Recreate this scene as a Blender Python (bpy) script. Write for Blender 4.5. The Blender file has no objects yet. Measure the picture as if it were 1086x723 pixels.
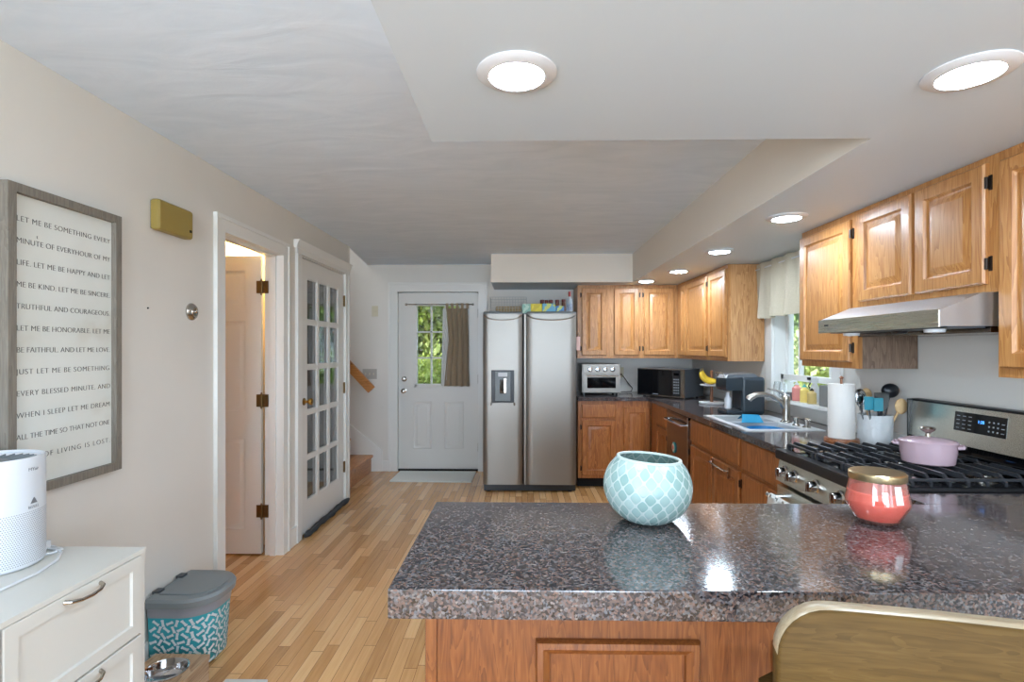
import bpy, bmesh, math, random
from mathutils import Vector, Matrix
PI = math.pi
R = math.radians
random.seed(7)
S = bpy.context.scene
C = S.collection

# ------------------------------------------------------------ camera
cam_d = bpy.data.cameras.new('camera'); cam = bpy.data.objects.new('camera', cam_d); C.objects.link(cam)
cam.location = (0, 0, 1.392)
cam.rotation_euler = (R(90), 0, 0.018)
cam_d.sensor_fit = 'HORIZONTAL'; cam_d.sensor_width = 36.0
cam_d.lens = 36.0 * 567.4 / 1086
cam_d.shift_y = (370.1 - 361.5) / 1086
cam_d.clip_start = 0.02; cam_d.clip_end = 200
S.camera = cam
# ------------------------------------------------------------ view
S.view_settings.view_transform = 'Standard'
S.view_settings.look = 'None'
S.view_settings.gamma = 1
S.view_settings.use_curve_mapping = False
S.view_settings.exposure = 0.76
S.view_settings.use_white_balance = True
S.view_settings.white_balance_temperature = 5700
S.cycles.diffuse_bounces = 8
# ------------------------------------------------------------ world and sun
W = bpy.data.worlds.new('sky'); S.world = W; W.use_nodes = True
nt = W.node_tree; nt.nodes.clear()
o_ = nt.nodes.new('ShaderNodeOutputWorld'); b_ = nt.nodes.new('ShaderNodeBackground')
b_.inputs[0].default_value = (0.78, 0.87, 1.0, 1); b_.inputs[1].default_value = 1.5
nt.links.new(b_.outputs[0], o_.inputs[0])

def lamp(name, kind, loc, rot, energy, color=(1, 1, 1), **kw):
    d = bpy.data.lights.new(name, kind); d.energy = energy; d.color = color
    for k, v in kw.items(): setattr(d, k, v)
    o = bpy.data.objects.new(name, d); C.objects.link(o); o.location = loc; o.rotation_euler = rot
    return o
lamp('sun', 'SUN', (0, -5, 12), (R(38), 0, R(-22)), 5.0, (1, .95, .85), angle=R(2))
# daylight entering by the windows behind the camera; side lamps are added fill
DAY = (0.82, 0.925, 0.985)
lamp('daylight_rear_window', 'AREA', (-0.55, -6.75, 1.45), (R(90), 0, 0), 105, DAY, shape='RECTANGLE', size=1.5, size_y=1.5)
lamp('daylight_rear_patio', 'AREA', (1.2, -6.75, 1.15), (R(90), 0, 0), 105, DAY, shape='RECTANGLE', size=1.3, size_y=2.0)
lamp('added_fill_right', 'AREA', (2.18, -2.2, 1.35), (R(108), 0, R(90)), 40, DAY, shape='RECTANGLE', size=2.2, size_y=1.5)  # added fill lamp outside an invented right-hand opening
lamp('added_fill_left', 'AREA', (-1.88, -1.9, 1.35), (R(116), 0, R(-90)), 118, DAY, shape='RECTANGLE', size=2.2, size_y=1.5)  # added fill from the left, tilted up to brighten the ceiling
LAMP_E = 130.0
lamp_col = (0.90, 0.98, 1.0)

# ------------------------------------------------------------ materials
def nodes(name):
    m = bpy.data.materials.new(name); m.use_nodes = True
    t = m.node_tree; t.nodes.clear()
    out = t.nodes.new('ShaderNodeOutputMaterial'); p = t.nodes.new('ShaderNodeBsdfPrincipled')
    t.links.new(p.outputs[0], out.inputs[0])
    return m, t, p
def srgb(r, g, b):
    f = lambda v: (v/255/12.92 if v/255 <= .04045 else ((v/255+.055)/1.055)**2.4)
    return (f(r), f(g), f(b), 1)
def N(t, typ, **kw):
    n = t.nodes.new(typ)
    for k, v in kw.items():
        if k.startswith('i_'): n.inputs[int(k[2:])].default_value = v
        else: setattr(n, k, v)
    return n
def link(t, a, b): t.links.new(a, b)
def math_(t, op, a, b=None, c=None):
    n = t.nodes.new('ShaderNodeMath'); n.operation = op
    for i, v in enumerate((a, b, c)):
        if v is None: continue
        if isinstance(v, (int, float)): n.inputs[i].default_value = v
        else: t.links.new(v, n.inputs[i])
    return n.outputs[0]
def coords(t, sc=(1, 1, 1), rnd=False):
    tc = t.nodes.new('ShaderNodeTexCoord'); mp = t.nodes.new('ShaderNodeMapping')
    mp.inputs['Scale'].default_value = sc
    link(t, tc.outputs['Object'], mp.inputs[0])
    if rnd:
        oi = t.nodes.new('ShaderNodeObjectInfo'); mu = N(t, 'ShaderNodeMath', operation='MULTIPLY', i_1=37.0)
        link(t, oi.outputs['Random'], mu.inputs[0])
        cb = t.nodes.new('ShaderNodeCombineXYZ')
        for i in range(3): link(t, mu.outputs[0], cb.inputs[i])
        link(t, cb.outputs[0], mp.inputs['Location'])
    return mp.outputs[0]
def ramp(t, fac, stops):
    r = t.nodes.new('ShaderNodeValToRGB'); e = r.color_ramp.elements
    while len(e) < len(stops): e.new(.5)
    for i, (p, c) in enumerate(stops): e[i].position = p; e[i].color = c
    link(t, fac, r.inputs[0]); return r.outputs[0]
def bump(t, p, h, strength=.2, dist=.01):
    b = N(t, 'ShaderNodeBump'); b.inputs['Strength'].default_value = strength; b.inputs['Distance'].default_value = dist
    link(t, h, b.inputs['Height']); link(t, b.outputs[0], p.inputs['Normal'])
def mat(name, col, rough=.5, metal=0, noise=0, nscale=8, bmp=0, bscale=60, coat=0, trans=0, ior=1.45, emit=0, spec=None, alpha=1):
    m, t, p = nodes(name)
    c = col if len(col) == 4 else (*col, 1)
    p.inputs['Base Color'].default_value = c
    p.inputs['Roughness'].default_value = rough; p.inputs['Metallic'].default_value = metal
    p.inputs['Coat Weight'].default_value = coat; p.inputs['Transmission Weight'].default_value = trans
    p.inputs['IOR'].default_value = ior
    if spec is not None: p.inputs['Specular IOR Level'].default_value = spec
    if emit:
        p.inputs['Emission Color'].default_value = c; p.inputs['Emission Strength'].default_value = emit
    if noise or bmp:
        v = coords(t)
    if noise:
        n = N(t, 'ShaderNodeTexNoise'); n.inputs['Scale'].default_value = nscale; n.inputs['Detail'].default_value = 5
        link(t, v, n.inputs['Vector'])
        lo = tuple(x*(1-noise) for x in c[:3])+(1,); hi = tuple(min(1, x*(1+noise)) for x in c[:3])+(1,)
        link(t, ramp(t, n.outputs[0], [(.3, lo), (.7, hi)]), p.inputs['Base Color'])
    if bmp:
        n = N(t, 'ShaderNodeTexNoise'); n.inputs['Scale'].default_value = bscale; n.inputs['Detail'].default_value = 6
        link(t, v, n.inputs['Vector']); bump(t, p, n.outputs[0], bmp)
    return m
def wood(name, dark, mid, light, axis=2, rough=.38, coat=.10, fine=1.0, rs=16, rw=.42):
    m, t, p = nodes(name)
    sc = [rs, rs, rs]; sc[axis] = rs/10
    v = coords(t, tuple(sc), True)
    n1 = N(t, 'ShaderNodeTexNoise'); n1.inputs['Scale'].default_value = 1.0; n1.inputs['Detail'].default_value = 3; n1.inputs['Distortion'].default_value = 1.2
    link(t, v, n1.inputs['Vector'])
    rings = math_(t, 'FRACT', math_(t, 'MULTIPLY', n1.outputs[0], 7.0))
    sc2 = [230*fine]*3; sc2[axis] = 9
    v2 = coords(t, tuple(sc2), True)
    n2 = N(t, 'ShaderNodeTexNoise'); n2.inputs['Scale'].default_value = 1.0; n2.inputs['Detail'].default_value = 2
    link(t, v2, n2.inputs['Vector'])
    f = math_(t, 'ADD', math_(t, 'MULTIPLY', rings, rw), math_(t, 'MULTIPLY', n2.outputs[0], .62))
    link(t, ramp(t, f, [(.2, dark), (.48, mid), (.8, light)]), p.inputs['Base Color'])
    p.inputs['Roughness'].default_value = rough; p.inputs['Coat Weight'].default_value = coat; p.inputs['Coat Roughness'].default_value = .2
    bump(t, p, n2.outputs[0], .08, .002)
    return m
oak = wood('honey_oak', srgb(140, 90, 42), srgb(168, 115, 60), srgb(186, 137, 80))
oak_h = wood('honey_oak_horizontal', srgb(140, 90, 42), srgb(168, 115, 60), srgb(186, 137, 80), axis=0)
oak_low = wood('brown_oak', srgb(124, 70, 30), srgb(158, 97, 46), srgb(182, 120, 64))
oak_pen = wood('red_oak', srgb(92, 46, 15), srgb(122, 70, 29), srgb(142, 90, 44), fine=.5, rs=24, rw=.3)
oak_side = wood('pale_oak_side', srgb(150, 104, 62), srgb(180, 134, 86), srgb(198, 154, 104), fine=.5)
laminate = wood('dull_wood_laminate', srgb(98, 78, 62), srgb(122, 100, 82), srgb(138, 116, 96), rough=.6, coat=0)
stair_oak = wood('stair_oak', srgb(140, 86, 40), srgb(176, 118, 64), srgb(196, 140, 84), axis=1)
rail_oak = wood('rail_oak', srgb(150, 96, 44), srgb(186, 126, 66), srgb(204, 146, 86), axis=0)
chairwood = wood('olive_brown_wood', srgb(72, 53, 22), srgb(85, 64, 29), srgb(96, 75, 38), axis=0, rough=.6, fine=.5, coat=0, rs=30, rw=.2)
chairedge = wood('pale_edge_wood', srgb(136, 118, 90), srgb(158, 142, 114), srgb(172, 158, 132), axis=0, rough=.35, fine=.5, rs=30, rw=.2)  # paler wood for the stool's rim, posts and legs
greywood = wood('weathered_grey_wood', srgb(104, 98, 88), srgb(126, 119, 108), srgb(142, 135, 124), rough=.7, coat=0, rs=30, rw=.2)
plankwood = wood('rough_plank_wood', srgb(130, 100, 72), srgb(168, 138, 106), srgb(190, 162, 130), axis=1, rough=.7, coat=0)
walnut = wood('walnut_stain', srgb(92, 52, 28), srgb(128, 78, 46), srgb(150, 98, 60), axis=0)

def granite():
    m, t, p = nodes('brown_granite')
    v = coords(t)
    nz = N(t, 'ShaderNodeTexNoise'); nz.inputs['Scale'].default_value = 45; nz.inputs['Detail'].default_value = 4
    link(t, v, nz.inputs['Vector'])
    mx = N(t, 'ShaderNodeMix', data_type='VECTOR'); mx.inputs[0].default_value = .010
    link(t, v, mx.inputs[4]); link(t, nz.outputs[1], mx.inputs[5])
    vo = N(t, 'ShaderNodeTexVoronoi'); vo.inputs['Scale'].default_value = 210
    link(t, mx.outputs[1], vo.inputs['Vector'])
    sp = N(t, 'ShaderNodeSeparateColor'); link(t, vo.outputs['Color'], sp.inputs[0])
    n2 = N(t, 'ShaderNodeTexNoise'); n2.inputs['Scale'].default_value = 60; n2.inputs['Detail'].default_value = 3
    link(t, v, n2.inputs['Vector'])
    f = math_(t, 'ADD', math_(t, 'MULTIPLY', sp.outputs[0], .78), math_(t, 'MULTIPLY', n2.outputs[0], .22))
    col = ramp(t, f, [(.16, srgb(24, 25, 29)), (.34, srgb(48, 46, 49)), (.50, srgb(78, 69, 67)), (.64, srgb(104, 82, 73)), (.78, srgb(82, 86, 92)), (.90, srgb(118, 110, 106))])
    link(t, col, p.inputs['Base Color'])
    p.inputs['Roughness'].default_value = .10
    p.inputs['Specular IOR Level'].default_value = .75
    return m
granite_m = granite()

def floor_mat():
    m, t, p = nodes('oak_strip_floor')
    tc = t.nodes.new('ShaderNodeTexCoord'); sx = t.nodes.new('ShaderNodeSeparateXYZ'); link(t, tc.outputs['Object'], sx.inputs[0])
    X = math_(t, 'DIVIDE', sx.outputs[0], .057); row = math_(t, 'FLOOR', X); fx = math_(t, 'FRACT', X)
    w1 = N(t, 'ShaderNodeTexWhiteNoise', noise_dimensions='1D'); link(t, row, w1.inputs['W'])
    Y = math_(t, 'DIVIDE', math_(t, 'ADD', sx.outputs[1], math_(t, 'MULTIPLY', w1.outputs[0], 7.0)), .62)
    idy = math_(t, 'FLOOR', Y); fy = math_(t, 'FRACT', Y)
    cb = t.nodes.new('ShaderNodeCombineXYZ'); link(t, row, cb.inputs[0]); link(t, idy, cb.inputs[1])
    w2 = N(t, 'ShaderNodeTexWhiteNoise', noise_dimensions='2D'); link(t, cb.outputs[0], w2.inputs['Vector'])
    v2 = coords(t, (90, 4, 1))
    off = t.nodes.new('ShaderNodeVectorMath'); off.operation = 'ADD'; link(t, v2, off.inputs[0])
    sc = t.nodes.new('ShaderNodeVectorMath'); sc.operation = 'SCALE'; sc.inputs['Scale'].default_value = 30; link(t, w2.outputs['Color'], sc.inputs[0]); link(t, sc.outputs[0], off.inputs[1])
    n = N(t, 'ShaderNodeTexNoise'); n.inputs['Scale'].default_value = 1; n.inputs['Detail'].default_value = 3; n.inputs['Distortion'].default_value = .5
    link(t, off.outputs[0], n.inputs['Vector'])
    f = math_(t, 'ADD', math_(t, 'MULTIPLY', w2.outputs[0], .55), math_(t, 'MULTIPLY', n.outputs[0], .45))
    col = ramp(t, f, [(.1, srgb(160, 112, 62)), (.4, srgb(198, 150, 94)), (.62, srgb(214, 167, 110)), (.9, srgb(228, 188, 136))])
    gx = math_(t, 'LESS_THAN', math_(t, 'ABSOLUTE', math_(t, 'SUBTRACT', fx, .5)), .482)
    gy = math_(t, 'LESS_THAN', math_(t, 'ABSOLUTE', math_(t, 'SUBTRACT', fy, .5)), .4975)
    g = math_(t, 'MULTIPLY', gx, gy)
    mx = N(t, 'ShaderNodeMix', data_type='RGBA'); mx.inputs[6].default_value = srgb(120, 82, 50)
    link(t, g, mx.inputs[0]); link(t, col, mx.inputs[7]); link(t, mx.outputs[2], p.inputs['Base Color'])
    p.inputs['Roughness'].default_value = .24; p.inputs['Coat Weight'].default_value = .25; p.inputs['Coat Roughness'].default_value = .12
    return m
floor_m = floor_mat()

def ceiling_mat():
    m, t, p = nodes('swirl_plaster_ceiling')
    v = coords(t, (1, 3.0, 1))
    n = N(t, 'ShaderNodeTexNoise'); n.inputs['Scale'].default_value = 2.2; n.inputs['Detail'].default_value = 5; n.inputs['Distortion'].default_value = 1.5
    link(t, v, n.inputs['Vector'])
    link(t, ramp(t, n.outputs[0], [(.3, srgb(214, 229, 246)), (.7, srgb(225, 238, 254))]), p.inputs['Base Color'])
    p.inputs['Roughness'].default_value = .7
    bump(t, p, n.outputs[0], .14, .02)
    return m
ceil_m = ceiling_mat()
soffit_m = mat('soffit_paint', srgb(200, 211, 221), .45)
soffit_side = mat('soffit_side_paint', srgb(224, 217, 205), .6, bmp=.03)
wall_m = mat('warm_grey_wall_paint', srgb(218, 214, 206), .6, noise=.02, nscale=2, bmp=.04, bscale=120)
yellow_wall = mat('cream_yellow_wall_paint', srgb(232, 206, 140), .7)
dim_wall = mat('closet_shade_grey', srgb(112, 108, 102), .8)  # shade of the unlit closet put into the wall colour
trim_m = mat('white_gloss_trim', srgb(226, 225, 220), .3, bmp=.02, bscale=20)
door_m = mat('white_door_paint', srgb(220, 218, 212), .35, bmp=.03, bscale=30)
def steel(name, col, rough, axis=2):
    m, t, p = nodes(name)
    sc = [400, 400, 400]; sc[axis] = 3
    v = coords(t, tuple(sc))
    n = N(t, 'ShaderNodeTexNoise'); n.inputs['Scale'].default_value = 1; n.inputs['Detail'].default_value = 2
    link(t, v, n.inputs['Vector'])
    p.inputs['Base Color'].default_value = col; p.inputs['Metallic'].default_value = 1
    link(t, math_(t, 'ADD', math_(t, 'MULTIPLY', n.outputs[0], .12), rough), p.inputs['Roughness'])
    v2 = coords(t, (1.5, 1.5, 5)); n2 = N(t, 'ShaderNodeTexNoise'); n2.inputs['Scale'].default_value = 1.2; n2.inputs['Detail'].default_value = 1
    link(t, v2, n2.inputs['Vector']); bump(t, p, n2.outputs[0], .05, .03)
    return m
steel_m = steel('brushed_stainless_steel', srgb(140, 135, 128), .36, 0)
steel_y = steel('brushed_stainless_range', srgb(222, 219, 206), .22, 1)
hood_steel = steel('hood_steel', srgb(190, 200, 210), .30, 1)
dark_steel = steel('dark_stainless_steel', srgb(128, 116, 106), .14, 2)
chrome = mat('chrome', srgb(210, 210, 212), .1, 1)
nickel = mat('brushed_nickel', srgb(178, 172, 162), .25, 1)
brass = mat('brass', srgb(190, 150, 70), .25, 1)
oldbrass = mat('aged_brass_hinge', srgb(120, 98, 62), .4, .9)
gold = mat('gold_lid_metal', srgb(206, 186, 144), .28, 1, noise=.08, nscale=60)
black = mat('black_plastic', srgb(26, 26, 28), .35)
blackgl = mat('black_glass', srgb(10, 10, 12), .05)
iron = mat('cast_iron', srgb(46, 47, 50), .28)
darkgap = mat('dark_recess', srgb(20, 18, 17), .8)
hinge_m = mat('dark_bronze_hinge', srgb(60, 52, 46), .4, .8)
glass = mat('window_glass', (1, 1, 1), 0.0, trans=1, ior=1.45)
white_pl = mat('white_plastic', srgb(214, 216, 218), .35)
cabinet_white = mat('white_cabinet_paint', srgb(204, 202, 194), .35)
grey_pl = mat('grey_plastic', srgb(122, 128, 130), .4)
grey_dk = mat('dark_grey_plastic', srgb(72, 76, 80), .4)

chairwood.node_tree.nodes['Principled BSDF'].inputs['Specular IOR Level'].default_value = .15
# ------------------------------------------------------------ helpers
class MB:
    def __init__(s): s.bm = bmesh.new(); s.mi = 0; s.wn = False
    def _tag(s, faces):
        for f in faces: f.material_index = s.mi
    def box(s, x0, x1, y0, y1, z0, z1, bev=0, seg=2):
        x0, x1 = min(x0, x1), max(x0, x1); y0, y1 = min(y0, y1), max(y0, y1); z0, z1 = min(z0, z1), max(z0, z1)
        r = bmesh.ops.create_cube(s.bm, size=1)
        for v in r['verts']:
            v.co = Vector(((x0+x1)/2+v.co.x*(x1-x0), (y0+y1)/2+v.co.y*(y1-y0), (z0+z1)/2+v.co.z*(z1-z0)))
        fs = set(f for v in r['verts'] for f in v.link_faces); s._tag(fs)
        if bev:
            s.wn = True
            es = set(e for v in r['verts'] for e in v.link_edges)
            q = bmesh.ops.bevel(s.bm, geom=list(es), offset=bev, segments=seg, affect='EDGES', profile=.6)
            s._tag(q['faces'])
        return s
    def loft(s, rings, close=True, cap0=True, cap1=True):
        vs = [[s.bm.verts.new(p) for p in r] for r in rings]
        n = len(vs[0])
        for a, b in zip(vs, vs[1:]):
            for i in range(n if close else n-1):
                j = (i+1) % n
                try: f = s.bm.faces.new((a[i], a[j], b[j], b[i])); f.material_index = s.mi
                except ValueError: pass
        if cap0:
            f = s.bm.faces.new(vs[0][::-1]); f.material_index = s.mi
        if cap1:
            f = s.bm.faces.new(vs[-1]); f.material_index = s.mi
        return s
    def prism(s, pts, lo, hi, axis=2):
        def mk(p, h):
            if axis == 2: return (p[0], p[1], h)
            if axis == 1: return (p[0], h, p[1])
            return (h, p[0], p[1])
        return s.loft([[mk(p, lo) for p in pts], [mk(p, hi) for p in pts]])
    def lathe(s, prof, cx=0, cy=0, seg=32, axis=2, cap0=True, cap1=True, sy=1.0, c=None):
        rings = []
        for r, h in prof:
            r = max(r, 1e-4); ring = []
            for i in range(seg):
                a = 2*PI*i/seg; u, v = r*math.cos(a), r*sy*math.sin(a)
                if axis == 2: ring.append((cx+u, cy+v, h))
                elif axis == 1: ring.append((cx+u, h, cy+v))
                else: ring.append((h, cx+u, cy+v))
            rings.append(ring)
        return s.loft(rings, True, cap0, cap1)
    def tube(s, path, r, seg=10, cap=True):
        P = [Vector(p) for p in path]; rs = r if isinstance(r, (list, tuple)) else [r]*len(P)
        rings = []; up = None
        for i, p in enumerate(P):
            d = (P[min(i+1, len(P)-1)]-P[max(i-1, 0)]).normalized()
            if up is None:
                up = Vector((0, 0, 1)) if abs(d.z) < .9 else Vector((0, 1, 0))
            a = d.cross(up)
            if a.length < 1e-4: a = d.cross(Vector((1, 0, 0)))
            a.normalize(); b = a.cross(d).normalized(); up = b
            rings.append([tuple(p+(a*math.cos(2*PI*k/seg)+b*math.sin(2*PI*k/seg))*rs[i]) for k in range(seg)])
        return s.loft(rings, True, cap, cap)
    def panel(s, x0, x1, z0, z1, rings, back=0.0):
        """front facing -y: nested rectangular rings (inset, y)"""
        s.wn = True
        rr = [[(x0, back, z0), (x1, back, z0), (x1, back, z1), (x0, back, z1)]]
        for ins, y in rings:
            rr.append([(x0+ins, y, z0+ins), (x1-ins, y, z0+ins), (x1-ins, y, z1-ins), (x0+ins, y, z1-ins)])
        return s.loft(rr)
    def sphere(s, c, r, seg=16, sc=(1, 1, 1)):
        q = bmesh.ops.create_uvsphere(s.bm, u_segments=seg, v_segments=max(6, seg//2), radius=r)
        for v in q['verts']: v.co = Vector((c[0]+v.co.x*sc[0], c[1]+v.co.y*sc[1], c[2]+v.co.z*sc[2]))
        s._tag(set(f for v in q['verts'] for f in v.link_faces)); return s
    def build(s, name, mats, parent=None, loc=None, rot=None, sharp=35):
        bmesh.ops.recalc_face_normals(s.bm, faces=s.bm.faces[:])
        me = bpy.data.meshes.new(name); s.bm.to_mesh(me); s.bm.free()
        for m in (mats if isinstance(mats, (list, tuple)) else [mats]): me.materials.append(m)
        me.polygons.foreach_set('use_smooth', [True]*len(me.polygons))
        me.set_sharp_from_angle(angle=R(sharp))
        o = bpy.data.objects.new(name, me); C.objects.link(o)
        if loc is not None: o.location = loc
        if rot is not None: o.rotation_euler = rot
        if parent is not None: o.parent = parent
        if s.wn:
            w_ = o.modifiers.new('normals', 'WEIGHTED_NORMAL'); w_.keep_sharp = True; w_.weight = 100
        return o
def T(name, label, cat, loc=(0, 0, 0), rz=0, group=None):
    o = bpy.data.objects.new(name, None); C.objects.link(o); o.empty_display_size = .05
    o.location = loc; o.rotation_euler = (0, 0, rz); o['label'] = label; o['category'] = cat
    if group: o['group'] = group
    return o
def tag(o, label, cat, group=None):
    o['label'] = label; o['category'] = cat
    if group: o['group'] = group
    return o
def struct(o): o['kind'] = 'structure'; return o
def dup(root, loc, label, rz=None):
    r = root.copy(); C.objects.link(r); r.location = loc; r['label'] = label
    if rz is not None: r.rotation_euler = (0, 0, rz)
    for ch in list(root.children):
        c = ch.copy(); C.objects.link(c); c.parent = r
        for g in list(ch.children):
            d = g.copy(); C.objects.link(d); d.parent = c
    return r
def text(name, body, size, mtl, parent, loc, rot, width=None, align='LEFT', depth=.0006):
    cu = bpy.data.curves.new(name, 'FONT'); cu.body = body; cu.size = size; cu.extrude = depth
    cu.align_x = align; cu.offset = -size*.022
    tmp = bpy.data.objects.new(name+'_tmp', cu); C.objects.link(tmp)
    bpy.context.view_layer.update()
    if width:
        w = tmp.dimensions.x
        k = (width - w) / max(1, len(body)-1) / size
        cu.space_character = 1 + k*1.6
        bpy.context.view_layer.update()
        w = tmp.dimensions.x
    me = bpy.data.meshes.new_from_object(tmp)
    bpy.data.objects.remove(tmp)
    if width and w > 0:
        for v in me.vertices: v.co.x *= width/w
    me.materials.clear(); me.materials.append(mtl)
    o = bpy.data.objects.new(name, me); C.objects.link(o)
    o.location = loc; o.rotation_euler = rot; o.parent = parent
    return o

XL, XR, YB, ZC, ZS = -1.621, 1.928, 6.085, 2.354, 2.067
YR = -6.5   # rear wall
# ================================================================ SETTING
struct(MB().box(-4.6, 2.1, YR-.1, 6.25, -.06, 0).build('floor', floor_m))
b = MB()
b.prism([(XL, YR), (2.1, YR), (2.1, YB+.1), (-1.76, YB+.1), (-1.76, YB), (-1.63, 5.01), (XL, 5.01)], ZC, ZC+.12)
b.box(-1.80, XL, YR, 5.01, ZC, ZC+.12)
struct(b.build('ceiling', ceil_m))
b = MB()
b.box(-.292, XR, 1.0, 1.735, ZS, ZC)
b.box(1.12, XR, 1.735, YB, ZS, ZC)
b.box(-.31, 1.12, 5.414, YB, ZS, ZC)
so = b.build('ceiling_soffit', [soffit_side, soffit_m]); struct(so)
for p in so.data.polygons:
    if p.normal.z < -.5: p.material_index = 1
# left wall, openings for doors A (2.86-3.60) and French (3.88-4.86)
WT = .11
b = MB()
b.box(XL-WT, XL, YR, -3.1, 0, ZC); b.box(XL-WT, XL, -.7, 2.86, 0, ZC); b.box(XL-WT, XL, -3.1, -.7, 0, .55); b.box(XL-WT, XL, -3.1, -.7, 2.15, ZC)
b.box(XL-WT, XL, 3.60, 3.885, 0, ZC)
b.box(XL-WT, XL, 4.86, 5.005, 0, ZC)
b.box(XL-WT, XL, 2.86, 3.60, 2.035, ZC)
b.box(XL-WT, XL, 3.885, 4.86, 2.08, ZC)
struct(b.build('wall_left', wall_m))
# back wall with door opening X -1.42..-.49 ; extends over stairwell
b = MB()
b.box(-4.6, -1.43, YB, YB+.16, 0, 4.4)
b.box(-1.43, -.48, YB, YB+.16, 2.055, ZC+.1)
b.box(-.48, 2.1, YB, YB+.16, 0, ZC+.1)
struct(b.build('wall_back', wall_m))
# right wall with kitchen window Y 3.33..4.13 Z 1.04..1.98 and an added rear side opening for light
WY0, WY1, WZ0, WZ1 = 3.33, 4.13, 1.04, 1.98
b = MB()
b.box(XR, XR+.15, YR, -3.4, 0, ZC); b.box(XR, XR+.15, -1.0, WY0, 0, ZC); b.box(XR, XR+.15, WY1, YB, 0, ZC)
b.box(XR, XR+.15, WY0, WY1, 0, WZ0); b.box(XR, XR+.15, WY0, WY1, WZ1, ZC)
b.box(XR, XR+.15, -3.4, -1.0, 0, .55); b.box(XR, XR+.15, -3.4, -1.0, 2.15, ZC)
struct(b.build('wall_right', wall_m))
b = MB()
b.box(-1.8, -1.35, YR-.12, YR, 0, ZC); b.box(.25, .5, YR-.12, YR, 0, ZC); b.box(1.9, 2.1, YR-.12, YR, 0, ZC)
b.box(-1.35, .25, YR-.12, YR, 0, .65); b.box(-1.35, .25, YR-.12, YR, 2.25, ZC); b.box(.5, 1.9, YR-.12, YR, 2.2, ZC)
struct(b.build('wall_rear', wall_m))
# bathroom beyond the left door
b = MB()
b.box(-3.6, -3.5, 2.1, 3.84, 0, ZC); b.box(-3.5, XL-WT, 2.0, 2.1, 0, ZC); b.box(-3.5, XL-WT, 3.78, 3.84, 0, ZC)
struct(b.build('wall_bathroom', yellow_wall))
struct(MB().box(-3.6, -1.80, 2.0, 3.84, ZC, ZC+.05).build('ceiling_bathroom', yellow_wall))
# closet beyond the French door
b = MB()
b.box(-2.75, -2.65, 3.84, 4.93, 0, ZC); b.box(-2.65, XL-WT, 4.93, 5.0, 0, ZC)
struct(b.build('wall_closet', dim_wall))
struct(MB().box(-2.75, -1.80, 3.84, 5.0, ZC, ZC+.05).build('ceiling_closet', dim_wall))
# stairwell shell
b = MB()
b.box(-4.6, -1.80, 4.93, 5.005, 2.4, 4.4); b.box(-4.6, -2.65, 4.93, 5.005, 0, 2.4); b.box(-4.7, -4.6, 4.93, YB+.1, 0, 4.4)
b.box(-1.80, -1.70, 4.93, YB, ZC+.13, 4.4)
struct(b.build('wall_stairwell', wall_m))
lamp('added_fill_stairs', 'POINT', (-3.0, 5.5, 3.9), (0, 0, 0), 20, (1, .97, .92), shadow_soft_size=.15)  # unseen lamp added to brighten the back wall and far ceiling
struct(MB().box(-4.7, -1.5, 4.93, YB+.2, 4.4, 4.5).build('ceiling_stairwell', ceil_m))

# casings
def casing_y(b, y0, y1, ztop, w=.085, x=XL, d=.022, z0=0):
    """casing on left wall round an opening y0..y1"""
    for (a, c) in ((y0-w, y0), (y1, y1+w)):
        b.box(x-.002, x+d*.7, max(a, y0-w+.004), min(c, y1+w-.004), z0, ztop+w-.004, .003)
    b.box(x-.002, x+d*.7, y0, y1, ztop, ztop+w-.004, .003)
    b.box(x-.002, x+d, y0-w, y0-w+.022, z0, ztop+w, .004)
    b.box(x-.002, x+d, y1+w-.022, y1+w, z0, ztop+w, .004)
    b.box(x-.001, x+d+.001, y0-w-.0015, y1+w+.0015, ztop+w-.022, ztop+w+.001, .004)
b = MB(); casing_y(b, 2.875, 3.585, 2.025, .09)
# jamb lining and stop
b.box(XL-WT-.005, XL, 2.86, 2.875, 0, 2.035); b.box(XL-WT-.005, XL, 3.585, 3.60, 0, 2.035); b.box(XL-WT-.005, XL, 2.86, 3.60, 2.025, 2.04)
b.box(XL-.075, XL-.035, 3.572, 3.587, 0, 2.025); b.box(XL-.075, XL-.035, 2.873, 2.888, 0, 2.025); b.box(XL-.075, XL-.035, 2.873, 3.587, 2.012, 2.027)
struct(b.build('trim_1', trim_m))
b = MB()
b.box(XL-.002, XL+.016, 3.804, 3.888, 0, 2.079, .003); b.box(XL-.002, XL+.016, 4.862, 4.948, 0, 2.079, .003)
b.box(XL-.002, XL+.022, 3.80, 3.82, 0, 2.08, .004); b.box(XL-.002, XL+.022, 4.93, 4.952, 0, 2.08, .004)
b.box(XL-.002, XL+.018, 3.795, 4.957, 2.08, 2.125, .003)
b.prism([(XL-.002, 2.12), (XL+.022, 2.12), (XL+.026, 2.135), (XL+.03, 2.15), (XL+.038, 2.165), (XL+.042, 2.175), (XL-.002, 2.175)], 3.78, 4.975, 1)
b.box(XL-WT, XL, 3.885, 3.892, 0, 2.08); b.box(XL-WT, XL, 4.853, 4.86, 0, 2.08); b.box(XL-WT, XL, 3.885, 4.86, 2.073, 2.08)
b.box(XL-.07, XL-.045, 3.885, 4.86, 2.05, 2.08); b.box(XL-.075, XL-.045, 4.835, 4.86, 0, 2.08); b.box(XL-.075, XL-.045, 3.885, 3.905, 0, 2.08)
struct(b.build('trim_2', trim_m))
# wall corner casing at the stair opening
struct(MB().box(XL-WT-.01, XL+.004, 4.99, 5.012, 0, ZC).build('trim_3', wall_m))
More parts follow.
